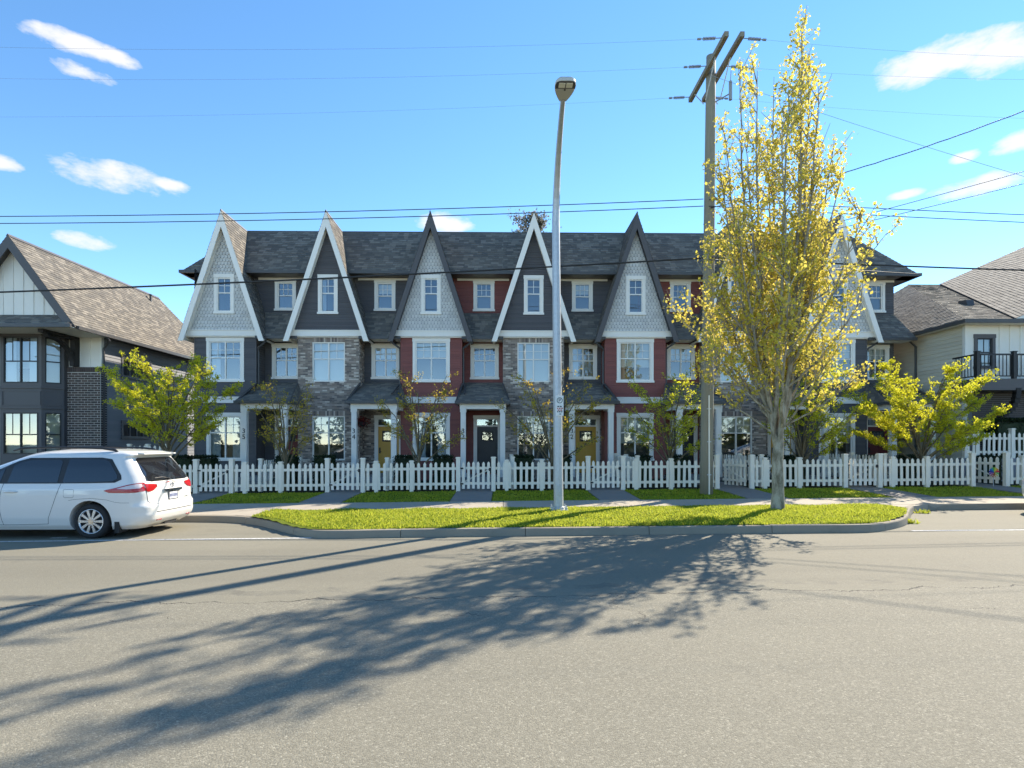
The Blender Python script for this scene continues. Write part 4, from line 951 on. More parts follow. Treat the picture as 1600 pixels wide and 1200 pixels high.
# ------------------------------------------------------------------ trees, hedges
def leaf_mesh(name, pts, rng, size, nper, spread, up=.3):
    n = len(pts); pts = np.repeat(np.array(pts), nper, 0); N_ = len(pts)
    c = pts+rng.normal(0, spread, (N_, 3)); d = rng.normal(0, 1, (N_, 3)); d[:, 2] += up; d /= np.linalg.norm(d, axis=1)[:, None]
    e = rng.normal(0, 1, (N_, 3)); e -= d*np.sum(d*e, 1)[:, None]; e /= np.linalg.norm(e, axis=1)[:, None]; nn = np.cross(d, e)
    s = size*rng.uniform(.6, 1.25, N_)[:, None]
    v = np.stack([c, c+d*s*.5+e*s*.42+nn*s*.08, c+d*s, c+d*s*.5-e*s*.42+nn*s*.08], 1).reshape(-1, 3)
    f = np.arange(N_*4).reshape(-1, 4)
    m = bpy.data.meshes.new(name); m.vertices.add(len(v)); m.vertices.foreach_set('co', v.ravel().astype(np.float32))
    m.loops.add(N_*4); m.loops.foreach_set('vertex_index', f.ravel().astype(np.int32)); m.polygons.add(N_); m.polygons.foreach_set('loop_start', (np.arange(N_)*4).astype(np.int32)); m.update(calc_edges=True); return m
def bez(a, b, c, n): return [a*(1-t)**2+b*2*t*(1-t)+c*t*t for t in [i/n for i in range(n+1)]]
def street_tree():
    x, y = G(1215, 797, .16); r = random.Random(11); rg = np.random.default_rng(11); z = SLOPE*x+.14
    t = thing('street_tree', 'tall vase shaped street tree with new yellow leaves on the boulevard lawn', 'tree', (x, y, z))
    tr = MB(); tr.tube([(0, 0, -.1), (0, 0, .05), (.01, 0, .4), (.0, .01, 1.1), (.02, .0, 1.55), (.03, 0, 1.95)], [.20, .16, .135, .124, .12, .09], 14, False)
    twigs = []; nodes = []
    env = [(1.7, .8), (2.6, 1.7), (3.8, 2.35), (5.2, 2.5), (6.6, 2.3), (8, 1.85), (9.5, 1.2), (11, .85), (12.3, .45)]
    def er(zz):
        for (a, ra), (b, rb) in zip(env, env[1:]):
            if a <= zz <= b: return ra+(rb-ra)*(zz-a)/(b-a)
        return .35
    leads = []
    NL = 40
    for k in range(NL):
        an = k*2.39996+r.uniform(-.3, .3); q = (k+.5)/NL; zt = 11.75-8.6*q**.9+r.uniform(-.5, .4); zt = max(3.0, zt); rad = er(zt)*r.uniform(.65, 1.05)
        if k < 6: rad *= .8
        e = Vector((rad*math.cos(an)*(.86 if math.cos(an) > 0 else 1), rad*math.sin(an), zt)); main = k < 6
        if main: zs = r.uniform(1.35, 1.75); s0 = Vector((.03*math.cos(an), .03*math.sin(an), zs)); e.x *= 1.25; e.y *= 1.25
        else:
            best = min(leads[:6], key=lambda q_: (Vector((q_[0][9].x, q_[0][9].y))-Vector((e.x, e.y))*.6).length+r.uniform(0, .8)); js = r.randint(1, 7)
            while js > 1 and best[0][js].z > zt-1.3: js -= 1
            s0 = best[0][js].copy(); zs = s0.z
        m_ = Vector((s0.x+(e.x-s0.x)*(1.0 if main else .62), s0.y+(e.y-s0.y)*(1.0 if main else .62), zs+(zt-zs)*(.30 if main else .38)))
        pts = bez(s0, m_, e, 14); pts = [p+Vector((r.uniform(-.03, .03), r.uniform(-.03, .03), 0))*(0 if j == 0 else 1) for j, p in enumerate(pts)]
        L_ = (e-s0).length; r0 = (.022+.0042*L_) if main else .010+.0052*L_; tr.tube(pts, [r0*(1-j/14)**.8+.005 for j in range(15)], 7, False); leads.append((pts, L_))
    for pts, L_ in leads:
        ns = int(L_*5.2)
        for j in range(ns):
            tt = r.uniform(.2, .99); f = tt*14; i0 = min(int(f), 13); p = pts[i0].lerp(pts[i0+1], f-i0); d = (pts[i0+1]-pts[i0]).normalized()
            an = r.uniform(0, 2*PI); o = Vector((math.cos(an), math.sin(an), r.uniform(.1, .9))); dr = (d*.7+o*.75).normalized(); ln = r.uniform(.35, 1.15)*(1.15-.5*tt)
            q = p+dr*ln+Vector((0, 0, .15*ln)); qq = Vector((q.x, q.y, 0)); lim = er(q.z)*1.08
            if qq.length > lim: q.x *= lim/qq.length; q.y *= lim/qq.length
            m_ = p.lerp(q, .55)+Vector((0, 0, -.04)); w = bez(p, m_, q, 4); tr.tube(w, [.012, .0095, .007, .0055, .004], 5, False)
            for a in range(2+int(ln*4)):
                u = r.uniform(.25, 1.0); u4 = u*4; i1 = min(int(u4), 3); nodes.append(w[i1].lerp(w[i1+1], u4-i1))
            if r.random() < .6:
                b0 = w[2]; tp = b0+Vector((r.uniform(-1, 1), r.uniform(-1, 1), r.uniform(.2, 1))).normalized()*r.uniform(.2, .45); tr.tube([b0, tp], [.006, .003], 4, False); nodes += [b0.lerp(tp, .5), tp, tp]
    tr.build('trunk', M['bark'], t, True)
    nodes = [n for n in nodes if n.z > 1.9]
    m = leaf_mesh('crown', [tuple(n) for n in nodes], rg, .078, 5, .055, -.1); ob('crown', m, M['maple'], t); print('street tree leaf faces', len(nodes)*6)
street_tree()
def yard_tree(u, Y, hw, ztop, dens, label, seed, skew=0.0, zlow=1.75):
    x = P(u, 700, Y)[0]; z = gz(x, Y)-.02; r = random.Random(seed); rg = np.random.default_rng(seed)
    t = thing('yard_tree', label, 'tree', (x, Y, z), 0, 'small yard trees behind the picket fence')
    tr = MB(); H = ztop-z; lo = zlow-z
    tr.tube([(0, 0, -.05), (.01, .0, .3), (-.02, .01, .7), (.02, 0, lo*.75)], [.085, .065, .058, .05], 9, False); nodes = []
    nb = int(8+6*dens)
    for k in range(nb):
        an = k*2.39996+r.uniform(-.3, .3); q = (k+.3)/nb; zt = lo+.15+(H-lo-.1)*(q**.9); rad = hw*math.sqrt(max(.06, 1-((zt-lo-.35*(H-lo))/(.75*(H-lo)))**2))*r.uniform(.75, 1.05)
        zs = lo*.42+(lo*.75-lo*.42)*min(1, q*1.4)
        e = Vector((rad*math.cos(an)+skew*rad, rad*math.sin(an)*.8, zt)); s0 = Vector((0, 0, zs)); m_ = Vector((e.x*.55, e.y*.55, zs+(zt-zs)*.75)); pts = bez(s0, m_, e, 9)
        pts = [p+Vector((r.uniform(-.02, .02), r.uniform(-.02, .02), r.uniform(-.015, .015)))*(1 if j else 0) for j, p in enumerate(pts)]
        tr.tube(pts, [.026*(1-j/9)+.006 for j in range(10)], 6, False)
        for j in range(int(16*dens+7)):
            f = r.uniform(.30, 1)*9; i0 = min(int(f), 8); p = pts[i0].lerp(pts[i0+1], f-i0); a2 = an+r.uniform(-1.5, 1.5); ln = r.uniform(.18, .55)
            q_ = p+Vector((math.cos(a2)*ln*.9, math.sin(a2)*ln*.9, r.uniform(-.05, .30)*ln+.03)); tip = q_+Vector((math.cos(a2)*.10, math.sin(a2)*.10, r.uniform(.06, .26)))
            w = [p, p.lerp(q_, .5)+Vector((0, 0, -.02)), q_, tip]; tr.tube(w, [.008, .006, .005, .003], 4, False)
            n = r.randint(3, 6)
            for a in range(n): s_ = r.uniform(.8, 3); i1 = min(int(s_), 2); nodes.append(w[i1].lerp(w[i1+1], s_-i1))
    tr.build('trunk', M['bark2'], t, True)
    ob('crown', leaf_mesh('crown', [tuple(n) for n in nodes], rg, .052, int(1.5+6.0*dens), .034, .5), M['bronze' if dens < .7 else 'lime'], t)
TY = 19.2
yard_tree(263, 19.5, 1.95, 4.7, 1.5, 'lime leaved yard tree beside the charcoal bay house, behind the minivan', 21, 0, 2.3)
yard_tree(446, TY, .98, 4.05, .45, 'sparse yard tree in front of the porch of number 35', 22, -.15)
yard_tree(654, TY, 1.35, 4.45, .45, 'thin branching yard tree before the red bay of number 33', 23)
yard_tree(862, TY, 1.72, 4.4, .55, 'sparse lime yard tree behind the street lamp pole', 24)
yard_tree(1046, TY, 1.35, 4.15, .8, 'lime yard tree before the porch of number 31 beside the utility pole', 25)
yard_tree(1253, TY, 1.55, 4.6, 1.1, 'bright lime yard tree right of the big street tree trunk', 26, .35)
yard_tree(1440, TY, 2.25, 4.5, 1.75, 'full lime yellow yard tree in front of the porch of number 29', 27)
def hedge(x0, x1, y0, y1, zt, label, seed, group='clipped hedges in the front yards'):
    r = np.random.default_rng(seed); z0 = gz(x0, y0)-.02; cx, cy = (x0+x1)/2, (y0+y1)/2
    t = thing('hedge', label, 'hedge', (cx, cy, z0), 0, group); w, d, h = (x1-x0)/2, (y1-y0)/2, zt-z0
    mb = MB(); mb.box(-w*.9, w*.9, -d*.9, d*.9, 0, h*.95); mb.build('stems', M['hedge'], t)
    n = int(900*(w*2)*(d*2+h)); p = r.uniform(-1, 1, (n, 3)); ax = r.integers(0, 3, n)
    for k in range(n):
        if ax[k] == 2: p[k, 2] = 1
        else: p[k, ax[k]] = np.sign(p[k, ax[k]])
    p = p*np.array([w, d, h/2])+np.array([0, 0, h/2]); p += r.normal(0, .018, p.shape)
    ob('foliage', leaf_mesh('foliage', p, r, .05, 2, .02, .4), M['hedge'], t)
HW = ['sparse tree', 'hanging basket porch', 'black door', 'door behind the lamp', 'porch behind the pole', 'door behind the street tree', 'full lime tree']
for i, g in enumerate(gates):
    for k, (dx_, side) in enumerate(((-1.28, 'left'), (1.62, 'right'))):
        hedge(g+dx_-.34, g+dx_+.34, 20.55, 21.15, 1.30, f'clipped box hedge by the {HW[i]}, {"minivan side" if k == 0 else "far side"} of the path', 200+i*2+k)
xh = P(1542, 660, 21.6)[0]
hedge(xh, xh+4, 21.32, 21.75, P(1560, 656, 21.5)[1], 'long dark hedge behind the raised fence of the cream house', 240, 'hedge of the cream house')
xh = P(284, 717, 21.3)[0]
hedge(xh, xh+.75, 20.5, 21.1, 1.3, 'clipped box hedge at the corner of number 35 behind the minivan', 241)
# tree beyond the roof
def far_tree():
    Y = 44; x, zt = P(832, 322, Y); r = random.Random(5); rg = np.random.default_rng(5)
    t = thing('far_tree', 'sparse dark tree rising behind the roof ridge', 'tree', (x, Y, -.2)); tr = MB(); tr.tube([(0, 0, -.2), (0, 0, 6), (.1, 0, 12), (0, 0, zt-.6)], [.35, .28, .18, .04], 8, False); nodes = []
    for k in range(70):
        an = k*2.4+r.uniform(-.4, .4); z0 = r.uniform(9, zt-1.0); ln = (zt+1.2-z0)*.45*r.uniform(.5, 1.0); e = Vector((math.cos(an)*ln, math.sin(an)*ln*.7, min(z0+ln*r.uniform(.4, 1.1), zt-.35*abs(math.cos(an)*ln)))); tr.tube(bez(Vector((0, 0, z0)), Vector((e.x*.6, e.y*.6, z0+.2)), e, 5), [.05, .04, .03, .02, .015, .01], 5, False)
        for j in range(9):
            if r.random() < .75: c = Vector((0, 0, z0)).lerp(e, r.uniform(.45, 1.05)); nodes += [c+Vector((r.gauss(0, .16), r.gauss(0, .16), r.gauss(0, .16))) for _ in range(5)]
    tr.build('trunk', M['bark2'], t, True); ob('crown', leaf_mesh('crown', [tuple(n) for n in nodes], rg, .15, 4, .10, 0), M['bgleaf'], t)
far_tree()
# ------------------------------------------------------------------ street lamp and parking sign
bx, byy = G(873, 798, .17); bz = isl_z(bx, byy)
lamp = thing('street_lamp', 'tall galvanised street lamp with flat oval head on the boulevard lawn', 'street lamp', (bx, byy, bz))
HY = byy-2.35; hx, hz = P(882, 140, HY)
pts = [Vector((0, 0, .05))]; topx = P(868.5, 400, byy)[0]-bx
zc = 6.9
pts += [Vector((topx*k/6.0*1.0, 0, zc*k/6)) for k in range(1, 7)]
a = pts[-1]; e = Vector((hx-bx, HY-byy, hz-bz)); c = Vector((a.x+.02, -.05, hz-bz-.35)); cv = bez(a, c, e-Vector((0, -.28, .03)), 10)
allp = pts+cv[1:]; n = len(allp)
rad = [.115-.062*k/(n-1) for k in range(n)]
mb = MB(); mb.tube(allp, rad, 8, True); mb.build('pole', M['galv'], lamp)
mb = MB(); mb.box(-.21, .21, -.21, .21, -.05, .035); base = mb.build('base_plate', M['galv'], lamp, bevel=.01)
mb = MB(); mb.lathe([(.15, .03), (.15, .09), (.118, .10)], n=8); mb.build('collar', M['galv'], base)
for sx_ in (-1, 1):
    for sy_ in (-1, 1): mb = MB(); mb.lathe([(.03, .035), (.03, .085), (.015, .09), (.015, .14)], (sx_*.165, sy_*.165, 0), 6); mb.build('anchor_bolt', M['galv'], base)
mb = MB(); mb.box(-.05, .05, -.122, -.10, .38, .62); mb.build('access_cover', M['galv'], lamp)
# head: tear-drop plan, lying level with the lens underneath
out = []
for k in range(28):
    th = 2*PI*k/28; yy = -math.cos(th); w_ = .20*(1-.55*max(0, -(-yy))**1.0) if False else None
    s_ = (yy+1)/2                                # 0 front tip .. 1 rear neck
    wd = .205*math.sin(min(1, (1-s_)*1.0+.0)*PI*.5+.0)**.0 if False else 0
    out.append((th, yy))
prof = [(-.34, .10), (-.325, .15), (-.28, .19), (-.20, .207), (-.10, .205), (0, .19), (.10, .165), (.20, .13), (.28, .095), (.34, .065)]
top = []
for zo, scl in ((-.035, .96), (-.02, 1.0), (.02, .97), (.06, .80), (.08, .45)):
    ring = [(e.x-w*scl, e.y+y*(.6+.4*scl) if zo > 0 else e.y+y, e.z+zo) for y, w in prof]+[(e.x+w*scl, e.y+y*(.6+.4*scl) if zo > 0 else e.y+y, e.z+zo) for y, w in reversed(prof)]; top.append(ring)
mb = MB(); m_ = len(top[0]); mb.add([p for r in top for p in r], [(i*m_+j, i*m_+(j+1) % m_, (i+1)*m_+(j+1) % m_, (i+1)*m_+j) for i in range(len(top)-1) for j in range(m_)]+[tuple(range(m_-1, -1, -1)), tuple(range((len(top)-1)*m_, len(top)*m_))])
head = mb.build('lamp_head', M['lampgrey'], lamp)
mb = MB(); mb.prism([(e.x+w*s_, e.y+y, e.z-.0385) for s_, seq in ((-.97, prof[1:5]), (.97, prof[1:5][::-1])) for y, w in seq], (0, 0, -.006)); mb.build('lens_surround', M['charcoal'], head)
for cxx in (-.072, .072):
    mb = MB(); mb.box(e.x+cxx-.062, e.x+cxx+.062, e.y-.285, e.y-.145, e.z-.056, e.z-.045); mb.build('led_lens', M['led'], head)
mb = MB(); mb.lathe([(.018, -.05), (.018, -.036)], (e.x, e.y-.06, e.z), 10); mb.build('sensor', M['black'], head)
mb = MB(); mb.lathe([(.045, .08), (.045, .13), (.03, .14)], (e.x, e.y, e.z), 12); mb.build('photocell', M['charcoal'], head)
# sign
Ys = byy-.16; sx0, sz1 = P(868.5, 618, Ys); sx1, sz0 = P(880.5, 649.5, Ys); sw_, sh_ = sx1-sx0, sz1-sz0
sg = thing('parking_sign', 'small white parking sign with circled P on the street lamp pole', 'sign', ((sx0+sx1)/2, Ys, sz0))
mb = MB(); mb.box(-sw_/2, sw_/2, -.002, .002, 0, sh_); pl_ = mb.build('sign_plate', M['sign'], sg)
mb = MB(); R_ = sw_*.38; cz_ = sh_*.76; ring = []
for k in range(24):
    a0, a1 = 2*PI*k/24, 2*PI*(k+1)/24
    mb.prism([(R_*math.cos(a0), -.0045, cz_+R_*math.sin(a0)), (R_*math.cos(a1), -.0045, cz_+R_*math.sin(a1)), (R_*.8*math.cos(a1), -.0045, cz_+R_*.8*math.sin(a1)), (R_*.8*math.cos(a0), -.0045, cz_+R_*.8*math.sin(a0))], (0, .002, 0))
mb.build('sign_ring', M['signgreen'], pl_)
tp = ob('sign_letter', text_mesh('P', R_*1.75, .002), M['number'], pl_); tp.location = (0, -.0025, cz_-R_*.62); tp.rotation_euler = (PI/2, 0, 0)
for k, (zz, ww) in enumerate(((.43, .62), (.34, .7), (.25, .55), (.17, .66))):
    r = random.Random(k); mb = MB(); xx = -sw_*ww/2
    while xx < sw_*ww/2: l_ = r.uniform(.02, .05); mb.box(xx, xx+l_, -.004, -.0021, sh_*zz, sh_*zz+.026); xx += l_+.014
    mb.build('sign_print', M['signred' if k in (1, 2) else 'number'], pl_)
mb = MB(); mb.prism([(-.03, -.004, sh_*.08), (.03, -.004, sh_*.05), (.03, -.004, sh_*.11)], (0, .0018, 0)); mb.build('sign_arrow', M['signgreen'], pl_)
mb = MB(); mb.box(-sw_/2+.02, sw_/2-.02, .002, .05, sh_*.8, sh_*.85); mb.box(-sw_/2+.02, sw_/2-.02, .002, .05, sh_*.15, sh_*.2); mb.build('bracket', M['galv'], sg)
# ------------------------------------------------------------------ utility pole
PY = 17.55; px_, _ = P(1103.5, 775, PY); pz = gz(px_, PY)-.02
up_ = thing('utility_pole', 'weathered wooden utility pole with double crossarms beside the picket fence', 'utility pole', (px_, PY, pz))
ptx, ptz = P(1111, 88, PY); hgt = ptz-pz
mb = MB(); mb.tube([((ptx-px_)*k/8, 0, -.2+(hgt+.2)*k/8) for k in range(9)], [.198-.058*k/8 for k in range(9)], 16); mb.build('pole', M['polewood'], up_, True)
az_ = hgt-.55
for k, dx_ in enumerate((-.20, .24)):
    xx = (ptx-px_)+dx_; mb = MB(); mb.box(xx-.06, xx+.06, -1.75, 1.35, az_-.07+.0*k, az_+.07); arm = mb.build('crossarm', M['polewood'], up_)
    mb = MB(); mb.tube([(xx, -.9, az_-.07), (xx-.0, -.1, az_-.85)], .016, 6); mb.tube([(xx, .9, az_-.07), (xx, .1, az_-.85)], .016, 6); mb.build('arm_brace', M['galv'], up_)
def insul(root, p, d, L_=.62, n=9):
    p = Vector(p); d = Vector(d).normalized(); mb = MB(); mb.tube([p, p+d*L_], .012, 6)
    for k in range(n): c = p+d*(.18+k*.04); mb.tube([c, c+d*.014], .045, 10)
    mb.tube([p+d*(L_-.04), p+d*(L_+.06)], .03, 6); mb.build('insulator', M['porcelain'], root); return p+d*(L_+.06)
tops = {}
ox = ptx-px_
ins = []
for yy in (-1.55, -.35, 1.2): ins.append(Vector((px_, PY, pz))+insul(up_, (ox-.27, yy, az_+.02), (-1, 0, -.06)))
inr = []
for yy in (-1.55, -.35, 1.2): inr.append(Vector((px_, PY, pz))+insul(up_, (ox+.31, yy, az_+.02), (1, 0, -.06)))
mb = MB(); mb.lathe([(.05, 0), (.05, .55), (.03, .57)], (ox+.42, -.45, az_-1.05), 10); mb.tube([(ox+.42, -.45, az_-.5), (ox+.42, -.5, az_-.2)], .012, 6); mb.tube([(ox+.1, -.1, az_-.9), (ox+.42, -.45, az_-.85)], .02, 6); mb.build('fused_cutout', M['porcelain'], up_)
cd = []
for k in range(12): z_ = 3.0*k/11; cd.append((-.0+.02, -.205+.004*z_, .02+z_))
mb = MB(); mb.tube(cd, .022, 8); mb.build('conduit', M['fence'], up_)
for z_ in (.6, 1.6, 2.6): mb = MB(); mb.box(-.04, .08, -.215+.004*z_, -.19+.004*z_, z_, z_+.03); mb.build('conduit_strap', M['galv'], up_)
# ------------------------------------------------------------------ wires
def wire(label, a, b, r, mat, sag=0.0, name='overhead_wire', seg=40, wob=0):
    a, b = Vector(a), Vector(b); mb = MB(); rr = random.Random(int(abs(a.z)*1000))
    mb.tube([a.lerp(b, t)-Vector((0, 0, 4*sag*t*(1-t)))+(Vector((0, 0, rr.uniform(-wob, wob)))) for t in [i/seg for i in range(seg+1)]], r, 5); o = mb.build(name, M[mat], None, True)
    return tag(o, label, 'cable', 'overhead wires')
def at(u, v, Y): X, Z = P(u, v, Y); return (X, Y, Z)
wire('thick black telecom cable crossing the gables left of the utility pole', at(-420, 470, PY+.3), at(1098, 403, PY-.15), .028, 'cable', .12)
wire('thick black telecom cable right of the utility pole', at(1108, 403, PY-.15), at(1900, 430, PY+.3), .026, 'cable', .05)
wire('second black telecom cable right of the pole, below the thick one', at(1108, 405, PY-.2), at(1440, 428.5, 23.0), .016, 'cable', .02)
wire('upper of two thin wires over the gable peaks', at(-420, 337, PY+.2), at(1099, 311, PY-.2), .013, 'cable', .2)
wire('lower of two thin wires over the gable peaks', at(-420, 348, PY+.2), at(1099, 322, PY-.2), .013, 'cable', .2)
wire('upper of two thin level wires right of the utility pole', at(1108, 312, PY-.2), at(1900, 346, PY), .012, 'cable', .05)
wire('lower of two thin level wires right of the utility pole', at(1108, 322, PY-.2), at(1900, 359, PY), .012, 'cable', .05)
wire('heavy twisted service wire climbing steeply right from the pole', at(1110, 325, PY-.2), at(1760, 108, 15.2), .014, 'cable', .3, wob=.008)
wire('upper of two service wires climbing gently right from the pole', at(1110, 398, PY-.2), at(1760, 222, 15.0), .010, 'cable', .06)
wire('lower of two service wires climbing gently right from the pole', at(1110, 402, PY-.2), at(1760, 246, 15.0), .010, 'cable', .06)
for k, (p, v) in enumerate(zip(ins, (60, 112, 178))):
    wire(['faint high conductor from the near end of the crossarm, left side', 'faint high conductor from the middle of the crossarm, left side', 'faint high conductor from the far end of the crossarm, left side'][k], p, at(-420, v, p.y), .0024, 'wire', .3)
for k, (p, v) in enumerate(zip(inr, (90, 120, 190))):
    wire(['faint high conductor from the near end of the crossarm, right side', 'faint high conductor from the middle of the crossarm, right side', 'faint high conductor from the far end of the crossarm, right side'][k], p, at(1900, v, p.y), .0024, 'wire', .2)
sp_ = wire('thin span wire with a strain insulator sloping down right through the street tree', at(1112, 118, PY-.3), at(1760, 322, PY-4), .005, 'wire', .1)
# ------------------------------------------------------------------ minivan
def interp(t, tab):
    for (a, va), (b, vb) in zip(tab, tab[1:]):
        if t <= b: k = max(0, (t-a)/(b-a)); return va+(vb-va)*k
    return tab[-1][1]
def sm(t, tab):                       # smoothed table
    return (interp(t-.02, tab)+interp(t, tab)*2+interp(t+.02, tab))/4
WT = [(.18, .86), (.26, .93), (.40, .965), (.62, .985), (.86, .993), (.98, .985), (1.06, .955), (1.20, .915), (1.40, .855), (1.58, .79), (1.66, .74), (1.71, .64), (1.735, .50), (1.75, .25)]
XR = [(.18, .25), (.26, .10), (.34, .03), (.44, .0), (.62, .015), (.68, .06), (.74, .075), (.90, .085), (1.02, .10), (1.08, .125), (1.25, .22), (1.45, .36), (1.58, .46), (1.615, .40), (1.66, .385), (1.69, .43), (1.72, .60), (1.75, 1.1)]
XF = [(.18, 4.88), (.26, 5.0), (.40, 5.07), (.55, 5.08), (.70, 5.05), (.85, 4.95), (.95, 4.75), (1.02, 4.30), (1.06, 4.02), (1.20, 3.70), (1.40, 3.28), (1.60, 2.78), (1.68, 2.55), (1.72, 2.35), (1.75, 2.0)]
RR = [(.18, .30), (.5, .34), (.7, .30), (1.0, .26), (1.4, .22), (1.62, .16), (1.75, .2)]
def vw(z): return sm(z, WT)
def plan(z, n=16, ns=44):
    """half outline from rear centre to front centre: list of (x, y)"""
    w, xr, xf, r = vw(z), sm(z, XR), sm(z, XF), interp(z, RR); rf = .75 if z < 1.0 else .55; rf = min(rf, w*.9); r = min(r, w*.8); rf = min(rf, (xf-xr)*.4); out = []
    for i in range(6): out.append((xr+.05*(i/6)**2*(0), (w-r)*i/6))
    b = .05
    for i in range(n+1): a = PI/2*i/n; out.append((xr+r-r*math.cos(a), w-r+r*math.sin(a)))
    for i in range(1, ns): out.append((xr+r+(xf-rf-xr-r)*i/ns, w))
    for i in range(n+1): a = PI/2*i/n; out.append((xf-rf+rf*math.sin(a), w-rf*.8+rf*.8*math.cos(a)))
    for i in range(1, 7): out.append((xf+0*i, (w-rf*.8)*(1-i/6)))
    k = [(x+.055*(y/w)**2 if x < xr+.6 else x, y) for x, y in out]     # rear face bows
    return k
zl = [.18+.02*i for i in range(int((1.74-.18)/.02)+1)]+[1.75]
rings = []
for z in zl:
    h = plan(z); full = h+[(x, -y) for x, y in reversed(h[1:-1])]; rings.append([(x, y, z) for x, y in full])
mb = MB(); m_ = len(rings[0]); mb.add([p for r in rings for p in r], [(i*m_+j, (i+1)*m_+j, (i+1)*m_+(j+1) % m_, i*m_+(j+1) % m_) for i in range(len(rings)-1) for j in range(m_)]+[tuple(range(m_)), tuple(range(len(rings)*m_-1, (len(rings)-1)*m_-1, -1))])
bm0 = mb.mesh('body', False)
tmp = bpy.data.objects.new('tmp', bm0); col.objects.link(tmp); cutters = []
AX = (1.12, 4.15); WR = .345
for ax in AX:
    for s_ in (-1, 1):
        c = MB(); nn = 48; R_ = .405
        vs = [(ax+R_*math.cos(2*PI*k/nn), s_*yy, WR+.005+R_*math.sin(2*PI*k/nn)) for yy in (.66, 1.2) for k in range(nn)]
        c.add(vs, [(k, (k+1) % nn, nn+(k+1) % nn, nn+k) for k in range(nn)]+[tuple(range(nn-1, -1, -1)), tuple(range(nn, 2*nn))])
        import bmesh
        cm = c.mesh('c'); bm = bmesh.new(); bm.from_mesh(cm); bmesh.ops.recalc_face_normals(bm, faces=bm.faces); bm.to_mesh(cm); bm.free()
        co = bpy.data.objects.new('c', cm); col.objects.link(co); cutters.append(co)
bm = bmesh.new(); bm.from_mesh(bm0); bmesh.ops.recalc_face_normals(bm, faces=bm.faces); bm.to_mesh(bm0); bm.free()
for co in cutters:
    md = tmp.modifiers.new('b', 'BOOLEAN'); md.operation = 'DIFFERENCE'; md.object = co; md.solver = 'EXACT'
dg = bpy.context.evaluated_depsgraph_get(); dg.update(); BODY = bpy.data.meshes.new_from_object(tmp.evaluated_get(dg)); BODY.name = 'body'
for co in cutters: bpy.data.objects.remove(co)
bpy.data.objects.remove(tmp)
BODY.polygons.foreach_set('use_smooth', [True]*len(BODY.polygons))
try: BODY.set_sharp_from_angle(angle=math.radians(32))
except Exception as ex: print('sharp', ex)
def side_patch(name, poly, mat, parent, off=.004, step=.05, ysign=1, smooth_it=0, thick=0):
    """a panel conforming to the body side, outlined by (x, z) points"""
    from mathutils.geometry import tessellate_polygon
    if smooth_it:
        for _ in range(smooth_it):
            q = []
            for a, b in zip(poly, poly[1:]+poly[:1]): q += [(a[0]*.8+b[0]*.2, a[1]*.8+b[1]*.2), (a[0]*.2+b[0]*.8, a[1]*.2+b[1]*.8)]
            poly = q
    bmm = bmesh.new(); vs = [bmm.verts.new((x, 0, z)) for x, z in poly]; fc = bmm.faces.new(vs); bmesh.ops.triangulate(bmm, faces=[fc])
    xs_ = [p[0] for p in poly]; zs_ = [p[1] for p in poly]
    k = math.ceil(min(xs_)/step)*step
    z_ = math.ceil(min(zs_)/step)*step
    while z_ < max(zs_): bmesh.ops.bisect_plane(bmm, geom=bmm.verts[:]+bmm.edges[:]+bmm.faces[:], plane_co=(0, 0, z_), plane_no=(0, 0, 1)); z_ += step
    while k < max(xs_): bmesh.ops.bisect_plane(bmm, geom=bmm.verts[:]+bmm.edges[:]+bmm.faces[:], plane_co=(k, 0, 0), plane_no=(1, 0, 0)); k += step*2
    for v in bmm.verts:
        x, z = v.co.x, v.co.z; v.co.y = ysign*(yside(x, z)+off)
    m = bpy.data.meshes.new(name); bmm.to_mesh(m); bmm.free(); m.polygons.foreach_set('use_smooth', [True]*len(m.polygons)); return ob(name, m, mat, parent)
def yside(x, z):
    h = plan(z); best = None
    pts = [p for p in h]
    for a, b in zip(pts, pts[1:]):
        if a[0] != b[0] and min(a[0], b[0])-1e-6 <= x <= max(a[0], b[0])+1e-6 and a[1]+b[1] > .3:
            y = a[1]+(b[1]-a[1])*(x-a[0])/(b[0]-a[0]); best = y if best is None else max(best, y)
    return best if best is not None else 0
def xrear(y, z):
    h = plan(z); y = abs(y)
    for a, b in zip(h, h[1:]):
        if a[1] <= y <= b[1]+1e-9: return a[0]+(b[0]-a[0])*((y-a[1])/max(1e-9, b[1]-a[1]))
    return h[20][0]
def rear_patch(name, poly, mat, parent, off=.004, step=.05, thick=0):
    bmm = bmesh.new(); vs = [bmm.verts.new((0, y, z)) for y, z in poly]; fc = bmm.faces.new(vs); bmesh.ops.triangulate(bmm, faces=[fc])
    z_ = math.ceil(min(p[1] for p in poly)/step)*step
    while z_ < max(p[1] for p in poly): bmesh.ops.bisect_plane(bmm, geom=bmm.verts[:]+bmm.edges[:]+bmm.faces[:], plane_co=(0, 0, z_), plane_no=(0, 0, 1)); z_ += step
    k = math.ceil(min(p[0] for p in poly)/step)*step
    while k < max(p[0] for p in poly): bmesh.ops.bisect_plane(bmm, geom=bmm.verts[:]+bmm.edges[:]+bmm.faces[:], plane_co=(0, k, 0), plane_no=(0, 1, 0)); k += step
    for v in bmm.verts: v.co.x = xrear(v.co.y, v.co.z)-off
    m = bpy.data.meshes.new(name); bmm.to_mesh(m); bmm.free(); m.polygons.foreach_set('use_smooth', [True]*len(m.polygons)); return ob(name, m, mat, parent)
def line_strip(pts3, wd, name, mat, parent, n=5):
    mb = MB(); mb.tube(pts3, wd, n); return mb.build(name, mat, parent, True)
def sline(pts, off=.0015): return lambda s_: [(x, s_*(yside(x, z)+off), z) for x, z in pts]
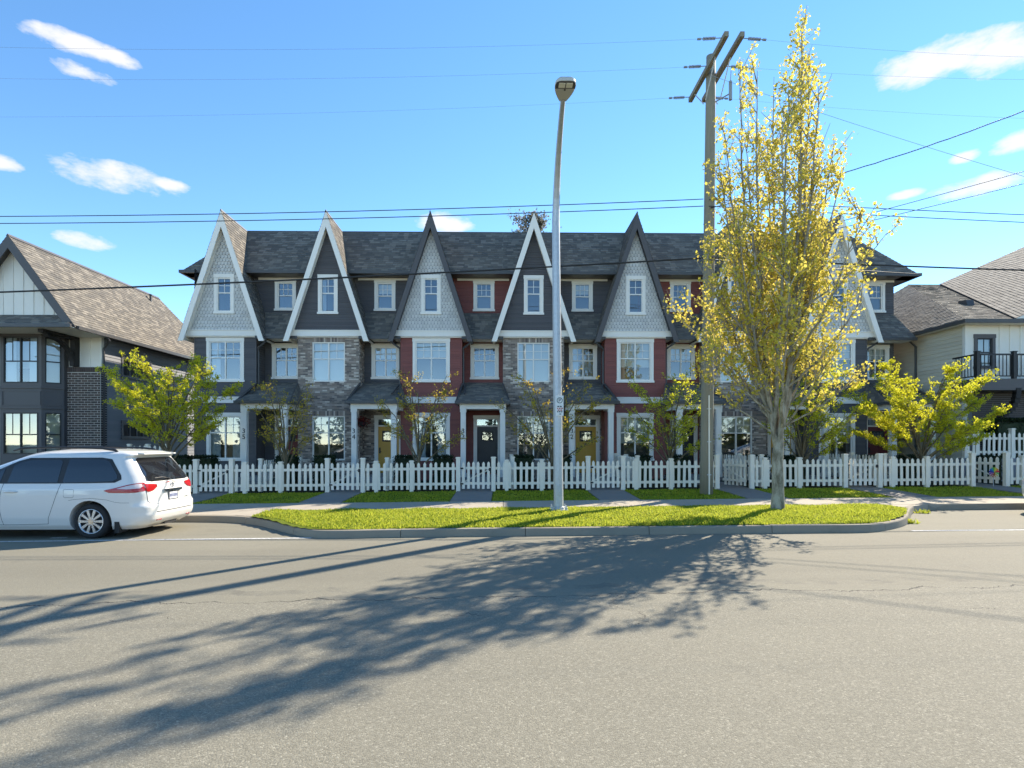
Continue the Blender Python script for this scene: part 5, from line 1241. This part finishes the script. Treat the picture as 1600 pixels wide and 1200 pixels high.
def van(name, label, cat, loc, group=None):
    t = thing(name, label, cat, loc, PI, group)
    body = ob('body', BODY, M['car'], t)
    for s_ in (1, -1):
        # window band: black pillar trim with three glazed panels
        side_patch('window_surround', [(.66, 1.10), (.54, 1.16), (.56, 1.24), (.80, 1.555), (1.0, 1.585), (2.40, 1.58), (2.62, 1.52), (2.90, 1.38), (3.35, 1.14), (3.3, 1.085), (2.0, 1.085), (1.2, 1.09)], M['black'], t, .005, ysign=s_)
        side_patch('rear_quarter_window', [(.70, 1.13), (.62, 1.18), (.64, 1.25), (.83, 1.50), (.92, 1.545), (1.62, 1.555), (1.66, 1.10), (1.2, 1.11)], M['tint'], t, .009, ysign=s_)
        side_patch('sliding_door_window', [(1.76, 1.105), (1.74, 1.50), (1.80, 1.545), (2.36, 1.54), (2.58, 1.49), (2.66, 1.44), (2.72, 1.105)], M['tint'], t, .009, ysign=s_)
        side_patch('front_door_window', [(2.86, 1.105), (2.81, 1.39), (2.92, 1.33), (3.24, 1.14), (3.2, 1.105)], M['tint'], t, .009, ysign=s_)
        # tail lamp
        lz = [(.11, 1.075), (.20, 1.095), (.40, 1.06), (.62, 1.0), (.80, .965), (.84, .945), (.74, .905), (.45, .90), (.25, .905), (.13, .93)]
        tl_ = side_patch('tail_lamp', lz, M['redlens'], t, .010, .03, s_)
        side_patch('lamp_lens', [(.15, 1.068), (.24, 1.075), (.42, 1.035), (.60, .985), (.40, .975), (.2, .985)], M['clearlens'], tl_, .013, .03, s_)
        rear_patch('tail_lamp', [(s_*.50, 1.045), (s_*.50, .995), (s_*.62, .93), (s_*.74, .91), (s_*.80, .915), (s_*.82, 1.075), (s_*.72, 1.065)][::1], M['redlens'], t, .012)
        # seams
        for q, pts in enumerate(([(1.70, 1.57), (1.69, 1.09), (1.72, .95), (1.84, .62), (1.92, .42), (1.94, .30)], [(1.94, .30), (2.5, .285), (2.80, .285)], [(2.74, 1.56), (2.79, 1.08), (2.83, .8), (2.84, .55), (2.82, .40), (2.80, .285)], [(4.02, 1.02), (3.98, .8), (3.86, .45), (3.75, .285), (2.80, .285)], [(1.52, .76), (1.4, .78), (1.1, .80), (.8, .77), (.62, .72), (.52, .71), (.36, .71)])):
            dense = [tuple(Vector(a).lerp(Vector(b), k/6)) for a, b in zip(pts, pts[1:]) for k in range(6)]+[pts[-1]]
            if q == 4: dense = [(x, z) for x, z in dense if (x-AX[0])**2+(z-WR)**2 > .42**2]
            line_strip(sline(dense, -.001)(s_), .0045 if q < 4 else .003, 'panel_gap', M['dark'], body, 5)
        # filler flap outline, handles
        line_strip([(x, s_*(yside(x, z)-.0005), z) for x, z in ((1.62, .96), (1.61, .83), (1.60, .815), (1.44, .815), (1.425, .83), (1.42, .96), (1.435, .975), (1.605, .975), (1.62, .96))], .003, 'fuel_flap', M['dark'], body)
        for hx_ in (2.62, 3.0):
            mb = MB(); yy = yside(hx_, .93); mb.tube([(hx_-.13, s_*yy, .925), (hx_-.09, s_*(yy+.028), .93), (hx_, s_*(yy+.036), .935), (hx_+.09, s_*(yy+.028), .93), (hx_+.13, s_*yy, .925)], [.01, .017, .019, .017, .01], 8); mb.build('door_handle', M['car'], t, True)
        # rocker, mud flap, roof rail
        mb = MB(); mb.box(AX[0]-.55, AX[0]-.46, *sorted((s_*.72, s_*.955)), .12, .34); mb.build('mud_flap', M['dark'], t)
        rl = [(.75, 1.655), (.85, 1.73), (1.1, 1.765), (1.7, 1.785), (2.3, 1.785), (2.7, 1.765), (2.85, 1.72)]
        mb = MB(); mb.tube([(x, s_*.645, z) for x, z in rl], [.02, .026, .022, .02, .02, .022, .02], 8); mb.build('roof_rail', M['black'], t, True)
        mb = MB(); mb.prism([(3.62, s_*.93, 1.10), (3.72, s_*.93, 1.12), (3.68, s_*1.14, 1.14), (3.60, s_*1.14, 1.12)], (0, 0, .16)); mb.build('wing_mirror', M['car'], t)
        # headlamp
        side_patch('headlamp', [(4.98, .72), (4.85, .86), (4.55, .93), (4.40, .90), (4.62, .78), (4.85, .70)], M['clearlens'], t, .008, .04, s_)
        line_strip([(xrear(s_*yv, .33+.0)-.001, s_*yv, .33) for yv in (.45, .52, .60)], .012, 'reflector', M['redlens'], t)
    # tailgate
    rear_patch('rear_window', [(-.74, 1.12), (-.60, 1.10), (.60, 1.10), (.74, 1.12), (.70, 1.3), (.62, 1.55), (.55, 1.575), (-.55, 1.575), (-.62, 1.55), (-.70, 1.3)], M['tint'], t, .006)
    hs_ = [tuple((y, z)) for y, z in ((-.84, 1.05), (-.80, .9), (-.78, .72), (-.70, .655), (.70, .655), (.78, .72), (.80, .9), (.84, 1.05))]
    dense = [tuple(Vector(a).lerp(Vector(b), k/8)) for a, b in zip(hs_, hs_[1:]) for k in range(8)]+[hs_[-1]]
    line_strip([(xrear(y, z)-.0005, y, z) for y, z in dense], .0045, 'panel_gap', M['dark'], body)
    line_strip([(xrear(y, .50)-.003, y, .50) for y in [-.62+.05*k for k in range(26)]], .006, 'bumper_groove', M['dark'], body)
    gp = MB(); gp.prism([(xrear(0, .88)-.03, -.30, .875), (xrear(0, .88)-.03, .30, .875), (xrear(0, .92)-.025, .34, .925), (xrear(0, .92)-.025, -.34, .925)], (.04, 0, 0)); gp.build('tailgate_garnish', M['chrome'], t)
    rear_patch('plate_recess', [(-.32, .70), (.32, .70), (.34, .875), (-.34, .875)], M['car'], t, .002)
    pt = MB(); xx = xrear(0, .78)-.012; pt.box(xx-.006, xx+.003, -.155, .155, .705, .86); pl2 = pt.build('number_plate', M['plate'], t)
    fr_ = MB(); fr_.box(xx-.009, xx-.002, -.168, -.150, .695, .87); fr_.box(xx-.009, xx-.002, .150, .168, .695, .87); fr_.box(xx-.009, xx-.002, -.15, .15, .695, .71); fr_.box(xx-.009, xx-.002, -.15, .15, .855, .87); fr_.build('plate_frame', M['black'], pl2)
    for k in range(6): g2 = MB(); yy = .118-k*.047; g2.box(xx-.0075, xx-.005, yy-.016, yy+.016, .75, .815); g2.build('plate_character', M['platetext'], pl2)
    em = MB(); ez_ = 1.0
    for (ry, rz_, cz2) in ((.062, .042, 0), (.022, .040, 0), (.040, .016, .014)):
        em.tube([(xrear(0, ez_)-.012, ry*math.cos(2*PI*k/20), ez_+cz2+rz_*math.sin(2*PI*k/20)) for k in range(21)], .005, 5)
    em.build('emblem', M['chrome'], t)
    bd = MB()
    for k in range(3): bd.box(xrear(-.52, .72)-.012, xrear(-.52, .72)+.01, -.56+.045*k, -.53+.045*k, .70, .725)
    bd.build('badge', M['chrome'], t)
    sp2 = MB(); sp2.prism([(.46, -.60, 1.655), (.46, .60, 1.655), (.325, .56, 1.635), (.325, -.56, 1.635)], (0, 0, .028)); sp2.build('rear_spoiler', M['car'], t, bevel=.01)
    ws = MB(); ws.tube([(xrear(0, 1.14)-.02, 0, 1.13), (xrear(.2, 1.2)-.02, .22, 1.17), (xrear(.4, 1.2)-.02, .46, 1.16)], .009, 6); ws.build('rear_wiper', M['black'], t)
    # windscreen lies on the front slope
    wsv = []; mbw = MB(); rows = 12
    for k in range(rows+1):
        z = 1.10+(1.60-1.10)*k/rows; h = plan(z); half = (vw(z)-.16); xf_ = sm(z, XF); wsv.append([(xf_+.012-.35*(y/vw(z))**2*(.55 if z > 1 else .3), y, z+.006) for y in [-half+2*half*j/10 for j in range(11)]])
    mbw.add([p for r in wsv for p in r], [(k*11+j, k*11+j+1, (k+1)*11+j+1, (k+1)*11+j) for k in range(rows) for j in range(10)]); mbw.build('windscreen', M['tint'], t, True)
    gr = MB(); gr.box(5.04, 5.095, -.45, .45, .40, .58); gr.build('grille', M['black'], t)
    un = MB(); un.box(.45, 4.7, -.72, .72, .14, .24); un.tube([(.5, -.45, .22), (.22, -.45, .22)], .03, 8); un.box(.12, .35, -.22, .22, .20, .26); un.build('underbody', M['dark'], t)
    wm_ = MB()
    for ax in AX:
        for s_ in (1, -1): wm_.tube([(ax, s_*.64, WR), (ax, s_*.66, WR)], .40, 24)
    wm_.build('wheel_well', M['dark'], t)
    for ax in AX:
        for s_ in (1, -1):
            tyre = MB(); yo = .955; pf = [(.235, -.10), (.265, -.112), (.315, -.11), (.338, -.085), (.345, -.04), (.345, .04), (.338, .085), (.315, .11), (.265, .112), (.235, .10)]
            vs = [(r*math.cos(2*PI*k/40), y_, r*math.sin(2*PI*k/40)) for r, y_ in pf for k in range(40)]
            tyre.add(vs, [(i*40+k, i*40+(k+1) % 40, ((i+1) % 10)*40+(k+1) % 40, ((i+1) % 10)*40+k) for i in range(10) for k in range(40)])
            wh = tyre.build('wheel', M['tyre'], t, True); wh.location = (ax, s_*(yo-.112), WR)
            rim = MB(); rim.tube([(0, s_*.045, 0), (0, s_*.055, 0)], .235, 40); rim.build('rim_barrel', M['dark'], wh)
            rg_ = MB(); n2 = 40
            vs = [(r*math.cos(2*PI*k/n2), s_*y_, r*math.sin(2*PI*k/n2)) for r, y_ in ((.24, .06), (.242, .108), (.226, .104), (.218, .07)) for k in range(n2)]
            rg_.add(vs, [(i*n2+k, i*n2+(k+1) % n2, (i+1)*n2+(k+1) % n2, (i+1)*n2+k) for i in range(3) for k in range(n2)]); rg_.build('rim', M['rim'], wh, True)
            for k in range(10):
                a = 2*PI*k/10; ca, sa = math.cos(a), math.sin(a); spk = MB(); R3 = lambda r_, w_, y_: (r_*ca-w_*sa, s_*y_, r_*sa+w_*ca)
                spk.add([R3(.045, -.016, .10), R3(.045, .016, .10), R3(.225, .026, .098), R3(.225, -.026, .098), R3(.045, -.018, .07), R3(.045, .018, .07), R3(.225, .030, .065), R3(.225, -.030, .065)], [(0, 1, 2, 3), (4, 7, 6, 5), (0, 4, 5, 1), (1, 5, 6, 2), (2, 6, 7, 3), (3, 7, 4, 0)]); spk.build('spoke', M['rim'], wh)
            hb_ = MB(); hb_.tube([(0, s_*.06, 0), (0, s_*.107, 0)], .052, 20); hb_.tube([(0, s_*.1, 0), (0, s_*.112, 0)], .03, 16)
            for k in range(5): a = 2*PI*k/5+.3; hb_.tube([(.072*math.cos(a), s_*.08, .072*math.sin(a)), (.072*math.cos(a), s_*.104, .072*math.sin(a))], .012, 6)
            hb_.build('hub_cap', M['chrome'], wh)
    return t
vx = P(303, 760, 13.05)[0]+.05
vy = 12.27
van('minivan', 'white minivan parked at the kerb with its back to the lamp', 'van', (vx, vy, SLOPE*(vx-2.5)+.0))
cx2 = P(1593, 770, 13.75)[0]+5.28
van('parked_car', 'white car at the far end of the parking bay past the lawn tip, nose showing', 'car', (cx2, 13.35, SLOPE*(cx2-2)+.01))
# trees and gardens across the street, behind the viewpoint: they only show mirrored in the window panes
r = random.Random(77); rg = np.random.default_rng(77); nodes = []
for k in range(26):
    bx_ = -46+k*3.7+r.uniform(-1, 1); hh_ = r.uniform(3.5, 8.5); ww_ = r.uniform(1.3, 2.6)
    for j in range(230):
        q = r.random(); a_ = r.uniform(0, 2*PI); rr_ = ww_*(1-q*.75)*math.sqrt(r.random()); nodes.append((bx_+rr_*math.cos(a_), -23+rr_*math.sin(a_), q*hh_-.2))
belt = ob('tree_belt', leaf_mesh('tree_belt', nodes, rg, .5, 3, .25, 0), M['hedge']); stuff(belt); belt['label'] = 'dark belt of trees across the street'
# ------------------------------------------------------------------ small things in the yards
gx_, gz_2 = P(1553, 738, 18.78)
sp_root = thing('garden_spinner', 'rainbow coloured round garden spinner by the open gate of number 29', 'spinner', (gx_, 18.78, gz(gx_, 18.78)))
zz = gz_2-gz(gx_, 18.78); mb = MB(); mb.tube([(0, .02, -.05), (0, .02, zz)], .008, 6); mb.build('stake', M['galv'], sp_root)
cols_ = [(.55, .03, .03), (.65, .22, .02), (.65, .5, .03), (.12, .4, .05), (.03, .25, .45), (.05, .06, .4), (.25, .05, .35), (.5, .1, .2)]
for k in range(12):
    mk = 'spin%d' % (k % 8)
    if mk not in M: M[mk] = plain('spinner_film_%s' % 'abcdefgh'[k % 8], cols_[k % 8], .4)
    a0, a1 = 2*PI*k/12, 2*PI*(k+.95)/12; mb = MB(); mb.add([(0, -.01, zz), (.165*math.cos(a0), -.03, zz+.165*math.sin(a0)), (.17*math.cos((a0+a1)/2), -.01, zz+.17*math.sin((a0+a1)/2)), (.165*math.cos(a1), .015, zz+.165*math.sin(a1))], [(0, 1, 2, 3)]); mb.build('blade', M[mk], sp_root)
# hanging basket in the porch of number 34
hxx = P(567, 655, 23.0)[0]
hb2 = thing('hanging_basket', 'hanging basket with dark red flowers in the porch of number 34', 'plant basket', (hxx, 22.9, 2.45)); rg = np.random.default_rng(9)
mb = MB(); mb.lathe([(.06, 0), (.14, .08), (.17, .17), (.16, .175)], n=14); mb.build('pot', M['dark'], hb2)
mb = MB()
for k in range(3): a = 2*PI*k/3; mb.tube([(.16*math.cos(a), .16*math.sin(a), .17), (0, 0, .74)], .004, 4)
mb.build('hanger', M['black'], hb2)
M['redflower'] = leaf('red_flowers', [(.12, .008, .01), (.22, .015, .015), (.035, .05, .015)], .3)
p = rg.normal(0, .11, (220, 3))*np.array([1, 1, .8])+np.array([0, 0, .18]); ob('flowers', leaf_mesh('flowers', p, rg, .06, 3, .03, 0), M['redflower'], hb2)
# weeds at the kerb
def weed(u, v, n, rad, label, seed):
    x, y = G(u, v); r = np.random.default_rng(seed); t = thing('weed_tuft', label, 'weeds', (x, y, SLOPE*x), 0, 'weeds in the gutter'); mb = MB()
    for k in range(n):
        a = r.uniform(0, 2*PI); q = rad*math.sqrt(r.uniform(0, 1)); h = r.uniform(.04, .13); px2, py2 = q*math.cos(a)*1.6, q*math.sin(a)*.5; l = r.normal(0, .05, 2); c, s_ = math.cos(a)*.009, math.sin(a)*.009
        mb.add([(px2-c, py2-s_, -.004), (px2+c, py2+s_, -.004), (px2+l[0]*.5+c, py2+l[1]*.5+s_, h*.6), (px2+l[0], py2+l[1], h), (px2+l[0]*.5-c, py2+l[1]*.5-s_, h*.6)], [(0, 1, 2, 3, 4)])
    mb.build('weed_blades', M['grass'], t)
weed(1303, 830.5, 90, .11, 'grass weeds growing against the kerb face', 31); weed(1441, 802, 60, .13, 'grass weeds in the inner corner of the kerb', 32); weed(1427, 818, 40, .10, 'small weeds beside the tip of the lawn kerb', 33)
